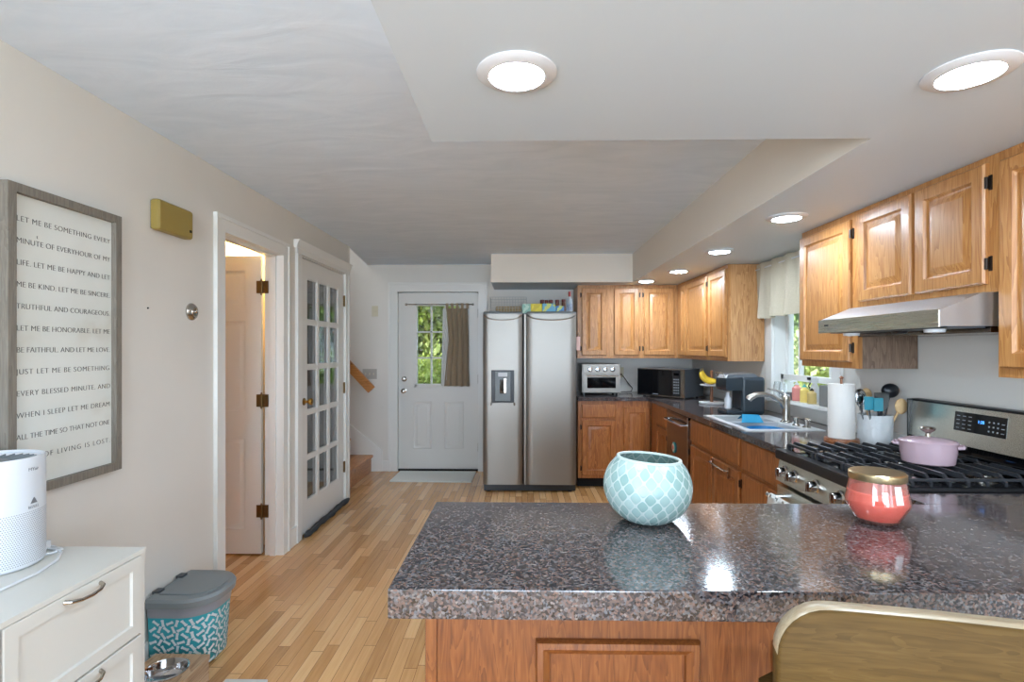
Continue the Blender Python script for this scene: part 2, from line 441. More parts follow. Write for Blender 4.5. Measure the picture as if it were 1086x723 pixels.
# back door casing
dx0, dx1 = -1.42, -.49
b = MB(); w = .10
for a, c in ((dx0-w, dx0+.005), (dx1-.005, dx1+w)): b.box(max(a, dx0-w+.004), min(c, dx1+w-.004), YB-.018, YB+.002, 0, 2.05+w-.004, .003)
b.box(dx0, dx1, YB-.018, YB+.002, 2.045, 2.05+w, .003)
b.box(dx0-w, dx0-w+.025, YB-.026, YB, 0, 2.05+w, .004); b.box(dx1+w-.025, dx1+w, YB-.026, YB, 0, 2.05+w, .004); b.box(dx0-w-.0015, dx1+w+.0015, YB-.027, YB, 2.05+w-.025, 2.05+w+.001, .004)
b.box(dx0-.01, dx0+.006, YB-.002, YB+.16, 0, 2.055); b.box(dx1-.006, dx1+.01, YB-.002, YB+.16, 0, 2.055); b.box(dx0-.01, dx1+.01, YB-.002, YB+.16, 2.046, 2.06)
b.box(dx0, dx1, YB+.083, YB+.11, 2.0, 2.05); b.box(dx0, dx0+.03, YB+.083, YB+.11, 0, 2.05); b.box(dx1-.03, dx1, YB+.083, YB+.11, 0, 2.05)
struct(b.build('trim_4', trim_m))
struct(MB().box(dx0, dx1, YB+.01, YB+.16, 0.001, .02).build('trim_5', darkgap))
# baseboards
struct(MB().box(XL-.002, XL+.014, YR, 2.785, 0, .13, .004).box(XL-.002, XL+.014, 3.675, 3.80, 0, .13, .004).build('baseboard_left', trim_m))
struct(MB().box(-1.60, -1.52, YB-.016, YB+.002, 0, .12, .004).box(-.39, -.36, YB-.016, YB+.002, 0, .12, .004).build('baseboard_back', trim_m))
# stair skirt board
b = MB(); b.prism([(-1.585, 0), (-1.585, .235), (-1.60, .245), (-1.99, .56), (-4.5, 2.53), (-4.5, 1.9), (-2.2, .06), (-2.1, 0)], YB-.02, YB+.001, 1)
struct(b.build('trim_6', trim_m))

# ---------------- doors of the room
def knob(parent, loc, axis, m, name='door_knob', s=1.0, sign=1):
    prof = [(.026*s, 0), (.026*s, .006*s), (.010*s, .010*s), (.009*s, .028*s), (.018*s, .036*s), (.026*s, .048*s), (.024*s, .062*s), (.012*s, .068*s), (.001, .069*s)]
    return MB().lathe([(r, sign*h) for r, h in prof], axis=axis, seg=20).build(name, m, parent, loc)
# door 1: bathroom door, hinged at far jamb, swung open into the bathroom (plane faces camera)
d1 = MB()
dw, dh = .70, 2.02
d1.box(-dw, 0, 0, .035, .012, dh)
door1 = bpy.data.objects.new('door_1', None); C.objects.link(door1); door1.location = (XL-WT-.026, 3.575, 0); door1['kind'] = 'structure'
d1 = MB(); d1.box(-dw, 0, .012, .035, .012, dh)
cols = [(-dw+.11, -dw/2-.045), (-dw/2+.045, -.11)]
rows = [(.18, .79), (.975, 1.58), (1.69, 1.92)]
# stiles and rails on front
for x0, x1 in ((-dw, cols[0][0]), (cols[0][1], cols[1][0]), (cols[1][1], 0)): d1.box(x0, x1, 0, .013, .012, dh)
for z0, z1 in ((.012, rows[0][0]), (rows[0][1], rows[1][0]), (rows[1][1], rows[2][0]), (rows[2][1], dh)):
    for c in cols: d1.box(c[0], c[1], 0, .013, z0, z1)
d1.build('door_slab', door_m, door1)
for c in cols:
    for z0, z1 in rows:
        MB().panel(c[0], c[1], z0, z1, [(0, .0115), (.012, .0115), (.034, .003), (.035, .003)], back=.013).build('door_panel', door_m, door1)
for z in (.30, 1.045, 1.81):
    h = MB(); h.tube([(.006, -.006, z-.045), (.006, -.006, z+.045)], .0075, 10); h.box(.006, .05, 0-.002, .003, z-.042, z+.042); h.box(-.03, .006, -.003, .001, z-.042, z+.042)
    for k in (-.03, 0, .03): h.sphere((.025, -.003, z+k), .004, 8)
    h.sphere((.006, -.006, z+.05), .006, 8); h.sphere((.006, -.006, z-.05), .006, 8)
    h.build('hinge', oldbrass, door1)
# door 2: French door (15 lites) closed, in left wall, face +X
door2 = bpy.data.objects.new('door_2', None); C.objects.link(door2); door2.location = (XL-.004, 3.894, 0); door2['kind'] = 'structure'
FW = .958; b = MB()
gy = [(.142, .322), (.382, .562), (.622, .802)]
gy = [(.132, .334), (.374, .576), (.616, .818)]
zs = [.24 + i*.343 for i in range(5)]
for y0, y1 in ((0, gy[0][0]), (gy[0][1], gy[1][0]), (gy[1][1], gy[2][0]), (gy[2][1], FW)): b.box(-.04, 0, y0, y1, .012, 2.066)
zr = [(.012, .24)] + [(z+.315, z+.343) for z in zs[:-1]] + [(zs[-1]+.315, 2.066)]
for z0, z1 in zr:
    for y0, y1 in gy: b.box(-.04, 0, y0, y1, z0, z1)
# muntin beading
for y0, y1 in gy:
    for z in zs:
        z0, z1 = z, z+.315
        for s_ in (0, 1):
            b.prism([(y0, z0), (y1, z0), (y1-.009, z0+.009), (y0+.009, z0+.009)], -.014, -.004, 0)
            break
        b.prism([(y0, z0), (y0+.009, z0+.009), (y0+.009, z1-.009), (y0, z1)], -.014, -.004, 0)
        b.prism([(y1, z0), (y1, z1), (y1-.009, z1-.009), (y1-.009, z0+.009)], -.014, -.004, 0)
        b.prism([(y0, z1), (y0+.009, z1-.009), (y1-.009, z1-.009), (y1, z1)], -.014, -.004, 0)
b.build('door_frame', door_m, door2)
for y0, y1 in gy:
    for z in zs:
        MB().box(-.022, -.018, y0, y1, z, z+.315).build('glass_pane', glass, door2)
kn = knob(door2, (0, .07, 1.0), 0, brass)
MB().lathe([(.028, 0), (.028, .004), (.02, .008)], axis=0, seg=20).build('knob_rose', oldbrass, door2, (.0, .07, 1.0))
for z in (.32, 1.04, 1.83):
    MB().tube([(.008, FW+.002, z-.05), (.008, FW+.002, z+.05)], .008, 10).box(-.001, .004, FW-.012, FW+.022, z-.048, z+.048).build('hinge', oldbrass, door2)
# door 3: back door with half lite
door3 = bpy.data.objects.new('door_3', None); C.objects.link(door3); door3.location = (-1.412, YB+.035, 0); door3['kind'] = 'structure'
DW_, DH_ = .914, 2.032; b = MB()
lx0, lx1, lz0, lz1 = .185, .729, .965, 1.915
b.box(0, lx0, 0, .045, .02, DH_); b.box(lx1, DW_, 0, .045, .02, DH_); b.box(lx0, lx1, 0, .045, .02, lz0); b.box(lx0, lx1, 0, .045, lz1, DH_)
b.build('door_slab', door_m, door3)
for x0, x1 in ((.165, .385), (.53, .75)):
    MB().panel(x0, x1, .25, .79, [(0, -.001), (.006, -.006), (.022, -.001), (.028, .002), (.032, .002), (.052, -.004), (.053, -.004)], back=.004).build('door_panel', door_m, door3)
b = MB(); w = .028
b.box(lx0-.01, lx0+w, -.012, .05, lz0-.01, lz1+.01, .005); b.box(lx1-w, lx1+.01, -.012, .05, lz0-.01, lz1+.01, .005)
b.box(lx0, lx1, -.012, .05, lz0-.01, lz0+w, .005); b.box(lx0, lx1, -.012, .05, lz1-w, lz1+.01, .005)
gx0, gx1, gz0, gz1 = lx0+w, lx1-w, lz0+w, lz1-w
for k in (1, 2):
    x = gx0+(gx1-gx0)*k/3; b.box(x-.009, x+.009, .004, .04, gz0, gz1)
    z = gz0+(gz1-gz0)*k/3; b.box(gx0, gx1, .004, .04, z-.009, z+.009)
b.build('window_muntin_frame', door_m, door3)
MB().box(gx0, gx1, .02, .024, gz0, gz1).build('glass_pane', glass, door3)
knob(door3, (.065, 0, .915), 1, nickel, sign=-1, s=1.1)
MB().lathe([(.03, 0), (.03, -.008), (.018, -.014), (.018, -.02), (.001, -.021)], axis=1, seg=20).box(-.004, .004, -.034, -.02, -.014, .014, .002).build('deadbolt', nickel, door3, (.065, 0, 1.05))
for z in (.27, 1.05, 1.8):
    MB().tube([(DW_+.004, -.006, z-.05), (DW_+.004, -.006, z+.05)], .008, 10).build('hinge', nickel, door3)

# window_1 : kitchen window in the right wall
win = bpy.data.objects.new('window_1', None); C.objects.link(win); win.location = (XR, WY0, WZ0); win['kind'] = 'structure'
L, Hh = WY1-WY0, WZ1-WZ0; b = MB()
for a, c in ((-.09, 0.005), (L-.005, L+.09)): b.box(-.02, .001, a, c, -.02, Hh+.09, .004)
b.box(-.02, .001, 0, L, Hh, Hh+.09, .004)
b.box(0, .15, 0, .012, 0, Hh); b.box(0, .15, L-.012, L, 0, Hh); b.box(0, .15, 0, L, Hh-.012, Hh)
b.build('window_casing', trim_m, win)
b = MB(); b.box(-.075, .12, -.1, L+.1, -.03, -.003, .006); b.box(-.018, .001, -.08, L+.08, -.1, -.03, .004)
b.build('window_sill', trim_m, win)
b = MB()
def sash(b, x, z0, z1, w=.042):
    b.box(x, x+.03, .012, .012+w, z0, z1, .003); b.box(x, x+.03, L-.012-w, L-.012, z0, z1, .003)
    b.box(x, x+.03, .012, L-.012, z0, z0+w, .003); b.box(x, x+.03, .012, L-.012, z1-w, z1, .003)
sash(b, .05, 0, .165); b.build('lower_sash', trim_m, win)
b = MB(); sash(b, .085, .12, Hh-.01); b.box(.085, .115, .19, .21, .16, Hh-.05); b.box(.085, .115, L-.225, L-.20, .16, Hh-.05); b.build('upper_sash', trim_m, win)
MB().box(.062, .066, .05, L-.05, .04, .125).build('glass_pane', glass, win)
MB().box(.098, .102, .05, L-.05, .16, Hh-.05).build('glass_pane', glass, win)
struct(MB().box(XR-.016, XR+.001, 2.66, YB-.02, .915, .965, .004).build('trim_7', trim_m))

# rear windows: simple frames (behind the camera)
for nm, (x0, x1, z0, z1) in (('window_2', (-1.35, .25, .65, 2.25)), ('window_3', (.5, 1.9, 0.02, 2.2))):
    b = MB(); w = .06
    b.box(x0, x0+w, YR-.1, YR-.02, z0, z1); b.box(x1-w, x1, YR-.1, YR-.02, z0, z1); b.box(x0, x1, YR-.1, YR-.02, z0, z0+w); b.box(x0, x1, YR-.1, YR-.02, z1-w, z1)
    b.box((x0+x1)/2-.03, (x0+x1)/2+.03, YR-.1, YR-.02, z0, z1)
    struct(b.build(nm, trim_m))
b = MB(); x = XR+.03
for a, c in ((-3.4, -3.34), (-1.06, -1.0), (-2.23, -2.17)): b.box(x, x+.06, a, c, .55, 2.15)
b.box(x, x+.06, -3.4, -1.0, .55, .61); b.box(x, x+.06, -3.4, -1.0, 2.09, 2.15)
struct(b.build('added_window_4', trim_m))  # unseen frame added on the right to let fill light in
b = MB(); x = XL-.09
for a, c in ((-3.1, -3.04), (-.76, -.7), (-1.93, -1.87)): b.box(x, x+.06, a, c, .55, 2.15)
b.box(x, x+.06, -3.1, -.7, .55, .61); b.box(x, x+.06, -3.1, -.7, 2.09, 2.15)
struct(b.build('added_window_5', trim_m))  # unseen frame added on the left for the fill lamp

# ---------------- outdoors
lawn_m = mat('lawn_grass', srgb(96, 120, 48), .9, noise=.35, nscale=3)
struct(MB().box(-40, 60, 6.4, 60, -.35, -.3).box(2.3, 60, -40, 6.4, -.35, -.3).box(-40, 2.3, -40, -6.9, -.35, -.3).build('lawn', lawn_m))
bark = mat('bark', srgb(84, 66, 50), .9, noise=.3)
leaf_ms = []
for i, (a, bb) in enumerate((((128, 146, 44), (190, 200, 96)), ((86, 116, 44), (140, 164, 78)), ((150, 164, 84), (206, 212, 136)))):
    m, t, p = nodes('foliage')
    n = N(t, 'ShaderNodeTexNoise'); n.inputs['Scale'].default_value = 5
    link(t, coords(t), n.inputs['Vector'])
    link(t, ramp(t, n.outputs[0], [(.35, srgb(*a)), (.65, srgb(*bb))]), p.inputs['Base Color']); p.inputs['Roughness'].default_value = .6
    p.inputs['Subsurface Weight'].default_value = 0
    leaf_ms.append(m)
def shrub(name, label, loc, r, h, nleaf, size, mi, trunk=.3, cat='shrub', group=None):
    t_ = T(name, label, cat, loc, 0, group)
    b = MB(); rng = random.Random(int(loc[0]*100)+int(loc[1]*37))
    blobs = [(rng.uniform(-.55, .55)*r, rng.uniform(-.5, .5)*r, trunk+rng.uniform(.12, .85)*(h-trunk), rng.uniform(.35, .55)*r) for _ in range(12)]
    for k in range(nleaf):
        bx, by, bz, br = rng.choice(blobs)
        d = Vector((rng.gauss(0, 1), rng.gauss(0, 1), rng.gauss(0, 1))).normalized()
        c = Vector((bx, by, bz))+d*br*rng.uniform(.72, 1.08)
        if c.z < .02: c.z = .02+rng.random()*.1
        u = Vector((rng.gauss(0, 1), rng.gauss(0, 1), rng.gauss(0, 1))).normalized(); v = u.cross(Vector((rng.random(), rng.random(), rng.random()))).normalized()
        s = size*rng.uniform(.6, 1.3)
        vs = [b.bm.verts.new(c+u*s), b.bm.verts.new(c+v*s*.45+u*s*.2), b.bm.verts.new(c-u*s), b.bm.verts.new(c-v*s*.45+u*s*.2)]
        b.bm.faces.new(vs)
    me_o = b.build('foliage', leaf_ms[mi], t_)
    b = MB(); b.tube([(0, 0, -.28), (.05, 0, trunk), (.0, .08, h*.8)], [.06*h/2, .045*h/2, .01], 8)
    for k in range(6):
        a = k*1.05; z = trunk+(h-trunk)*.15*k*.8
        b.tube([(0, .03, z), (math.cos(a)*r*.6, math.sin(a)*r*.6, z+h*.22)], [.03*h/2, .006], 6)
    b.build('trunk', bark, t_)
    return t_
shrub('garden_tree', 'tall leafy green tree seen through left panes of the back door', (-2.9, 10.2, 0), 1.35, 4.2, 12000, .085, 0, .2, 'tree')
shrub('garden_tree', 'bright leafy green tree seen through middle panes of the back door', (-1.35, 11.6, 0), 1.5, 4.4, 14000, .09, 2, .2, 'tree')
shrub('garden_tree', 'dark leafy tree standing beyond the curtained panes of the back door', (.9, 12.2, 0), 1.5, 4.4, 6000, .1, 1, .2, 'tree')
shrub('garden_shrub', 'low green shrub outside the back door glass, nearest to the door', (-1.5, 8.9, -.2), .8, 1.7, 5000, .06, 0, .1)
shrub('garden_shrub', 'sunny green hedge shrub outside the kitchen window, nearest the pane', (4.6, 8.3, -.25), 1.3, 1.9, 9000, .07, 2, .1)
shrub('garden_shrub', 'green hedge shrub outside the kitchen window, behind the sunny one', (6.0, 12.6, -.25), 2.0, 3.4, 9000, .11, 1, .1)
shrub('garden_shrub', 'green shrub outside the kitchen window at the right side of its view', (7.0, 10.0, -.25), 1.6, 2.0, 4500, .09, 0, .1)

# ---------------- stairs
t_ = T('staircase', 'oak staircase climbing to the left beside the white back door', 'stairs', (-1.70, 5.02, 0))
b = MB()
for i in range(8):
    x1 = -i*.255
    b.box(x1-.255 if i < 7 else -2.4, x1-.012, 0, YB-.02-5.02-.005, 0 if i == 0 else i*.19-.02, (i+1)*.19-.028)
b.build('riser', stair_oak, t_)
for i in range(8):
    x1 = -i*.255
    MB().box(x1-.27, x1+.012, 0, YB-.02-5.02-.005, (i+1)*.19-.028, (i+1)*.19, .006).build('tread', stair_oak, t_)
t_ = T('handrail', 'golden oak handrail board slanting down beside the light switches', 'handrail', (-1.70, YB, .93))
b = MB()
L0 = Vector((-.72, -.05, .77)); L1 = Vector((0.0, -.05, 0)); dn = Vector((.73, 0, .68))*.048
b.loft([[tuple(p+dn*a+Vector((0, c, 0))) for a, c in ((1, -.02), (1, .02), (-1, .02), (-1, -.02))] for p in (L0+Vector((-.8, 0, .8)), L0, L1)])
b.build('rail', rail_oak, t_)
MB().tube([(-.3, 0, .30), (-.3, -.035, .31)], .012, 8).build('rail_bracket', brass, t_)
MB().tube([(-1.2, 0, 1.2), (-1.2, -.035, 1.22)], .012, 8).build('rail_bracket', brass, t_)

# ================================================================ CABINETS
DOOR_R = [(0, -.012), (.006, -.019), (.05, -.019), (.055, -.010), (.060, -.0065), (.067, -.0065), (.090, -.0168), (.092, -.0172)]
DRAW_R = [(0, -.012), (.006, -.018), (.016, -.019), (.02, -.019)]
def cabinet(name, label, loc, rz, w, h, d, fronts, m=oak, side=None, toe=0, group=None, shelf=None):
    t = T(name, label, 'cabinet', loc, rz, group)
    b = MB(); b.box(.001, w-.001, .02, d, toe, h, 0)
    if toe: b.box(.001, w-.001, .075, d, 0, toe)
    b.build('cabinet_body', side or m, t)
    # face frame made of stiles and rails round the openings
    b = MB(); b.box(0, w, 0, .021, toe, h)
    b.build('face_frame', m, t)
    if toe:
        MB().box(.001, w-.001, .073, .077, 0, toe-.002).build('toe_kick', darkgap, t)
    for fr in fronts:
        kind, x0, x1, z0, z1 = fr[:5]; hs = fr[5] if len(fr) > 5 else None
        if kind == 'door':
            o = MB().panel(x0, x1, z0, z1, DOOR_R).build('door', m, t)
            if hs:
                hx = x0 if hs == 'l' else x1; sg = -1 if hs == 'l' else 1
                for z in (z0+.07, z1-.07):
                    MB().tube([(hx+sg*.004, -.013, z-.02), (hx+sg*.004, -.013, z+.02)], .0055, 8).box(hx+sg*.004, hx+sg*.016, -.006, .0, z-.026, z+.026, .002).build('hinge', hinge_m, o)
        else:
            MB().panel(x0, x1, z0, z1, DRAW_R).build('drawer_front', oak_h if m is oak else m, t)
    return t
ZU0, HU = 1.296, .770
UDZ0, UDZ1 = .032, .735
# upper back run, face at Y=5.657
cabinet('wall_cabinet', 'honey oak wall cabinet with two doors, directly right of the refrigerator top', (.59, 5.657, ZU0), 0, .665, HU, .42,
        [('door', .042, .304, UDZ0, UDZ1, 'l'), ('door', .383, .644, UDZ0, UDZ1, 'r')])
cabinet('wall_cabinet', 'honey oak wall cabinet with one wide door above the microwave, in the corner', (1.256, 5.657, ZU0), 0, .378, HU, .42,
        [('door', .028, .345, UDZ0, UDZ1, 'l')])
# upper right run, face X=1.635, local x -> toward camera
cabinet('wall_cabinet', 'honey oak wall cabinet with narrow and wide doors above the bananas', (1.635, 5.655, ZU0), -PI/2, .95, HU, .288,
        [('door', .15, .34, UDZ0, UDZ1), ('door', .36, .925, UDZ0, UDZ1, 'r')])
cabinet('wall_cabinet', 'honey oak wall cabinet with pale side panel, left of the window valance', (1.635, 4.704, ZU0), -PI/2, .43, HU, .288,
        [('door', .03, .418, UDZ0, UDZ1, 'l')], side=oak_side)
cabinet('wall_cabinet', 'tall honey oak wall cabinet between the window and the range hood', (1.635, 3.15, ZU0), -PI/2, .519, HU, .288,
        [('door', .005, .475, UDZ0, UDZ1, 'r')], side=laminate)
cabinet('wall_cabinet', 'short two-door honey oak wall cabinet right above the range hood', (1.635, 2.630, 1.59), -PI/2, .765, 2.066-1.59, .288,
        [('door', .02, .372, .03, .452), ('door', .395, .728, .03, .452, 'r')])
cabinet('wall_cabinet', 'honey oak wall cabinet at the right photo edge, right of the hood', (1.635, 1.864, ZU0), -PI/2, .86, HU, .288,
        [('door', .02, .42, UDZ0, UDZ1, None), ('door', .44, .84, UDZ0, UDZ1, None)])
# base cabinets
BZ = .873
cabinet('base_cabinet', 'brown oak base cabinet with drawer and door, under the toaster oven', (.565, 5.375, 0), 0, .425, BZ, .68,
        [('drawer', .037, .375, .705, .84), ('door', .037, .375, .13, .68, 'l')], m=oak_low, toe=.1)
cabinet('base_cabinet', 'brown oak corner base cabinet with full-height door, under the microwave', (.991, 5.375, 0), 0, .30, BZ, .68,
        [('door', .025, .29, .13, .81, None)], m=oak_low, toe=.1)
cabinet('base_cabinet', 'narrow brown oak base cabinet with drawer and door, left of the dishwasher', (1.292, 5.36, 0), -PI/2, .638, BZ, .62,
        [('drawer', .26, .615, .70, .865), ('door', .26, .615, .13, .675, 'r')], m=oak_low, toe=.1)
sb = cabinet('base_cabinet', 'brown oak sink base cabinet with two doors, right of the dishwasher', (1.292, 4.095, 0), -PI/2, .952, BZ-.20, .62,
        [('door', .03, .47, .13, .672, 'l'), ('door', .485, .925, .13, .672, 'r')], m=oak_low, toe=.1)
MB().box(0, .952, 0, .021, .672, BZ).build('face_frame', oak_low, sb)
MB().panel(.03, .47, .70, .865, DRAW_R).build('drawer_front', oak_low, sb)
MB().panel(.485, .925, .70, .865, DRAW_R).build('drawer_front', oak_low, sb)
MB().tube([(.52, -.03, .645), (.52, -.05, .645), (.80, -.05, .645), (.80, -.03, .645)], .006, 8).box(.515, .525, -.032, -.018, .60, .668).box(.795, .805, -.032, -.018, .60, .668).build('towel_bar', chrome, sb)
cabinet('base_cabinet', 'brown oak drawer cabinet between the sink cabinet and the range', (1.292, 3.142, 0), -PI/2, .535, BZ, .62,
        [('drawer', .02, .505, .70, .865), ('drawer', .02, .505, .415, .675), ('drawer', .02, .505, .13, .39)], m=oak_low, toe=.1)
# dishwasher
t = T('dishwasher', 'dark stainless dishwasher set between the oak base cabinets', 'dishwasher', (1.292, 4.716, 0), -PI/2)
MB().box(.004, .610, .02, .60, .1, .868).box(.01, .60, .08, .6, 0, .1).build('tub_body', black, t)
MB().box(.006, .606, -.022, .02, .125, .865, .006).build('door', dark_steel, t)
MB().box(.004, .609, -.023, .019, .845, .868, .002).build('control_strip', blackgl, t)
MB().box(.585, .609, -.024, .018, .12, .868, .002).build('edge_trim', nickel, t)
MB().tube([(.07, -.02, .795), (.07, -.055, .797), (.30, -.066, .80), (.53, -.055, .797), (.53, -.02, .795)], [.008, .011, .012, .011, .008], 10).build('handle', chrome, t)
# magnet
t = T('fridge_magnet', 'round white and teal magnet stuck on the dishwasher door', 'magnet', (1.268, 4.47, .575))
MB().lathe([(.045, 0), (.045, -.006), (.04, -.008)], axis=0, seg=24).build('rim', mat('teal_enamel', srgb(70, 150, 160), .4), t)
MB().lathe([(.034, -.008), (.034, -.010)], axis=0, seg=24).build('face', mat('white_enamel', srgb(225, 222, 210), .4), t)
MB().lathe([(.018, -.010), (.018, -.0115)], axis=0, seg=16).build('picture', mat('orange_enamel', srgb(200, 90, 60), .4), t)

# ================================================================ COUNTERTOPS
# main L countertop with sink cut-out
SX0, SX1, SY0, SY1 = 1.318, 1.76, 3.16, 3.86
b = MB(); z0, z1 = .875, .913
b.box(1.262, SX0, 2.603, YB-.002, z0, z1); b.box(SX1, XR-.001, 2.603, YB-.002, z0, z1)
b.box(SX0, SX1, 2.603, SY0, z0, z1); b.box(SX0, SX1, SY1, YB-.002, z0, z1)
b.box(.562, 1.262, 5.342, YB-.002, z0, z1)
tag(b.build('countertop', granite_m), 'L-shaped speckled granite worktop along the sink and back wall', 'countertop')
# peninsula top
t = T('peninsula_countertop', 'thick brown speckled granite top of the foreground peninsula', 'countertop', (-.267, 1.059, .855))
b = MB(); b.box(0, XR-.002+.267, 0, .611, 0, .06, .004); b.box(1.51, XR-.002+.267, .6105, .735, .02, .06)
b.build('granite_slab', granite_m, t)
MB().box(1.509, 1.513, .60, .735, .0595, .0604).build('seam', mat('seam_filler', srgb(110, 100, 98), .4), t)
# peninsula cabinet
t = T('peninsula_cabinet', 'red oak panelled peninsula cabinet under the foreground granite top', 'cabinet', (-.24, 1.33, 0))
b = MB(); b.box(0, 2.16, .02, .27, .1, .853); b.box(.02, 2.14, .04, .26, 0, .1); b.build('cabinet_body', oak_pen, t)
MB().box(.026, 2.16, .008, .021, .02, .853).build('front_panel', oak_pen, t)
MB().box(0, .028, 0, .021, 0, .853, .002).build('corner_post', oak_pen, t)
MB().box(-.004, .001, .02, .26, .0, .853).build('end_panel', darkgap, t)
for x0, x1 in ((.275, .68), (.86, 1.265), (1.44, 1.845)):
    MB().panel(x0, x1, .13, .671, [(0, -.004), (.004, -.012), (.018, -.014), (.026, -.008), (.034, -.002), (.036, .006), (.037, .006)], back=.009).build('picture_moulding', oak_pen, t)

# ================================================================ LIGHTS
trim_ring = mat('lamp_trim_satin', srgb(205, 205, 207), .3)
def emis(name, col, st):
    m, t, p = nodes(name); p.inputs['Base Color'].default_value = (*col, 1)
    p.inputs['Emission Color'].default_value = (*col, 1); p.inputs['Emission Strength'].default_value = st; return m
lamp_m = emis('lit_diffuser', lamp_col, LAMP_E)
proto = T('ceiling_light', 'round recessed ceiling light above the peninsula, left one of the near two', 'light', (-.012, 1.307, ZS), 0, 'recessed soffit lights')
MB().lathe([(.098, .0), (.098, -.003), (.088, -.010), (.068, -.012), (.064, -.006), (.063, 0)], seg=40, cap0=False, cap1=False).build('trim_ring', trim_ring, proto)
MB().lathe([(.064, -.004), (.066, -.009), (.05, -.013), (.001, -.015)], seg=32, cap0=False, cap1=False).build('diffuser', lamp_m, proto)
for (x, y), lb in zip([(1.09, 1.322), (1.353, 2.759), (1.36, 3.704), (1.355, 4.634), (1.23, 5.30)],
        ['round recessed ceiling light at the upper right, right one of the near two',
         'recessed ceiling light in front of the range-side cabinet, nearest in the side row',
         'recessed ceiling light beside the window valance, second in the side row',
         'recessed ceiling light above the dishwasher, third in the side row',
         'recessed ceiling light by the back corner cabinets, farthest of all']):
    dup(proto, (x, y, ZS), lb)
lamp('bathroom_bulb', 'POINT', (-1.98, 3.70, 2.1), (0, 0, 0), 9, (1.0, .76, .42), shadow_soft_size=.08)

# ================================================================ APPLIANCES
# refrigerator
t = T('refrigerator', 'stainless side-by-side refrigerator with dispenser, right of the back door', 'refrigerator', (-.378, 5.195, 0))
fw = .912
MB().box(.004, fw-.004, .075, .80, .03, 1.745, .004).build('cabinet_body', grey_dk, t)
def fdoor(x0, x1, name):
    b = MB(); n = 14; pts = []
    for i in range(n+1):
        u = i/n; x = x0+(x1-x0)*u; e = abs(2*u-1)
        pts.append((x, .014*e**22 + .003*(2*u-1)**2))
    pts += [(x1, .07), (x0, .07)]
    b.prism(pts, .075, 1.735)
    o = b.build(name, steel_m, t, sharp=50)
    # crowned cap
    b = MB(); ring = []
    for hh, ins in ((1.7355, 0), (1.75, .004), (1.757, .02)):
        ring.append([(x+(ins if x < (x0+x1)/2 else -ins)*.3, y+ins, hh) for x, y in pts])
    b.loft(ring); b.build('door_cap', grey_pl, o)
    # arc groove near the top
    b = MB(); path = []
    for i in range(17):
        u = i/16; path.append((x0+.01+(x1-x0-.02)*u, .000+.012*abs(2*u-1)**22+.003*(2*u-1)**2, 1.725-.05*(1-(2*u-1)**2)**.5 if u not in (0, 1) else 1.725))
    b.tube(path, .006, 8); b.build('top_grip', nickel, o)
    return o
fl = fdoor(.002, .388, 'freezer_door'); fr_ = fdoor(.425, fw-.002, 'refrigerator_door')
MB().box(.400, .423, -.002, .07, .075, 1.735, .006).build('grip_strip', steel_m, t)
MB().box(.389, .399, .03, .075, .075, 1.735).build('door_gap', darkgap, t)
b = MB(); b.box(.01, fw-.01, .03, .2, .012, .07); b.lathe([(.02, 0), (.02, .03)], .06, .06, 12); b.lathe([(.02, 0), (.02, .03)], fw-.06, .06, 12); b.build('toe_grille', black, t)
for x in (.06, fw-.06): MB().lathe([(.022, 0), (.022, .02)], x, .7, 12).build('foot', black, t)
MB().box(.06, .16, .02, .1, 1.745, 1.765, .004).build('hinge_cover', grey_pl, t); MB().box(fw-.16, fw-.06, .02, .1, 1.745, 1.765, .004).build('hinge_cover', grey_pl, t)
d = T('water_dispenser', '', '', (0, 0, 0)); bpy.data.objects.remove(d)
b = MB(); b.box(.083, .306, -.006, .02, .873, 1.188, .008); dsp = b.build('water_dispenser', black, t)
MB().box(.120, .270, -.010, 0, .888, 1.176, .006).build('dispenser_face', grey_pl, dsp)
MB().box(.165, .228, -.0115, -.006, .96, 1.10, .004).build('dispenser_recess', blackgl, dsp)
MB().box(.205, .232, -.018, -.008, .965, 1.11, .003).build('dispenser_paddle', nickel, dsp)
MB().box(.150, .240, -.022, -.008, 1.125, 1.165, .006).build('control_panel', white_pl, dsp)
MB().prism([(.075, -.001), (.315, -.001), (.30, -.016), (.09, -.016)], .845, .872).build('drip_lip', steel_m, dsp)

# range hood
t = T('range_hood', 'stainless steel under-cabinet range hood above the gas range', 'range hood', (XR, 2.628, 1.45))
XH = 1.445-XR; HL = -.752   # local: x negative out, y negative toward camera
b = MB()
b.loft([[(XH, 0, .022), (XH, 0, .078), (-.335, 0, .139), (-.001, 0, .139), (-.001, 0, .022)],
        [(XH, HL+.0, .022), (XH, HL, .078), (-.335, HL, .139), (-.001, HL, .139), (-.001, HL, .022)]])
b.build('hood_canopy', hood_steel, t)
MB().box(XH-.004, XH+.004, HL+.001, -.001, .018, .081, .002).build('front_fascia', steel_y, t)
MB().box(-.30, -.002, HL+.01, -.01, .0, .0215, .003).build('filter_tray', dark_steel, t)
MB().box(-.44, -.31, HL+.02, -.02, .016, .0215).build('under_panel', grey_dk, t)
for y in (-.12, -.62): MB().lathe([(.034, .016), (.032, .004), (.001, .001)], -.40, y, 20).build('lamp_lens', white_pl, t)
MB().lathe([(.03, .016), (.026, .006), (.01, .004)], -.36, -.38, 18).build('fan_knob', black, t)
MB().box(XH-.006, XH-.003, -.085, -.055, .05, .057).build('badge', black, t)

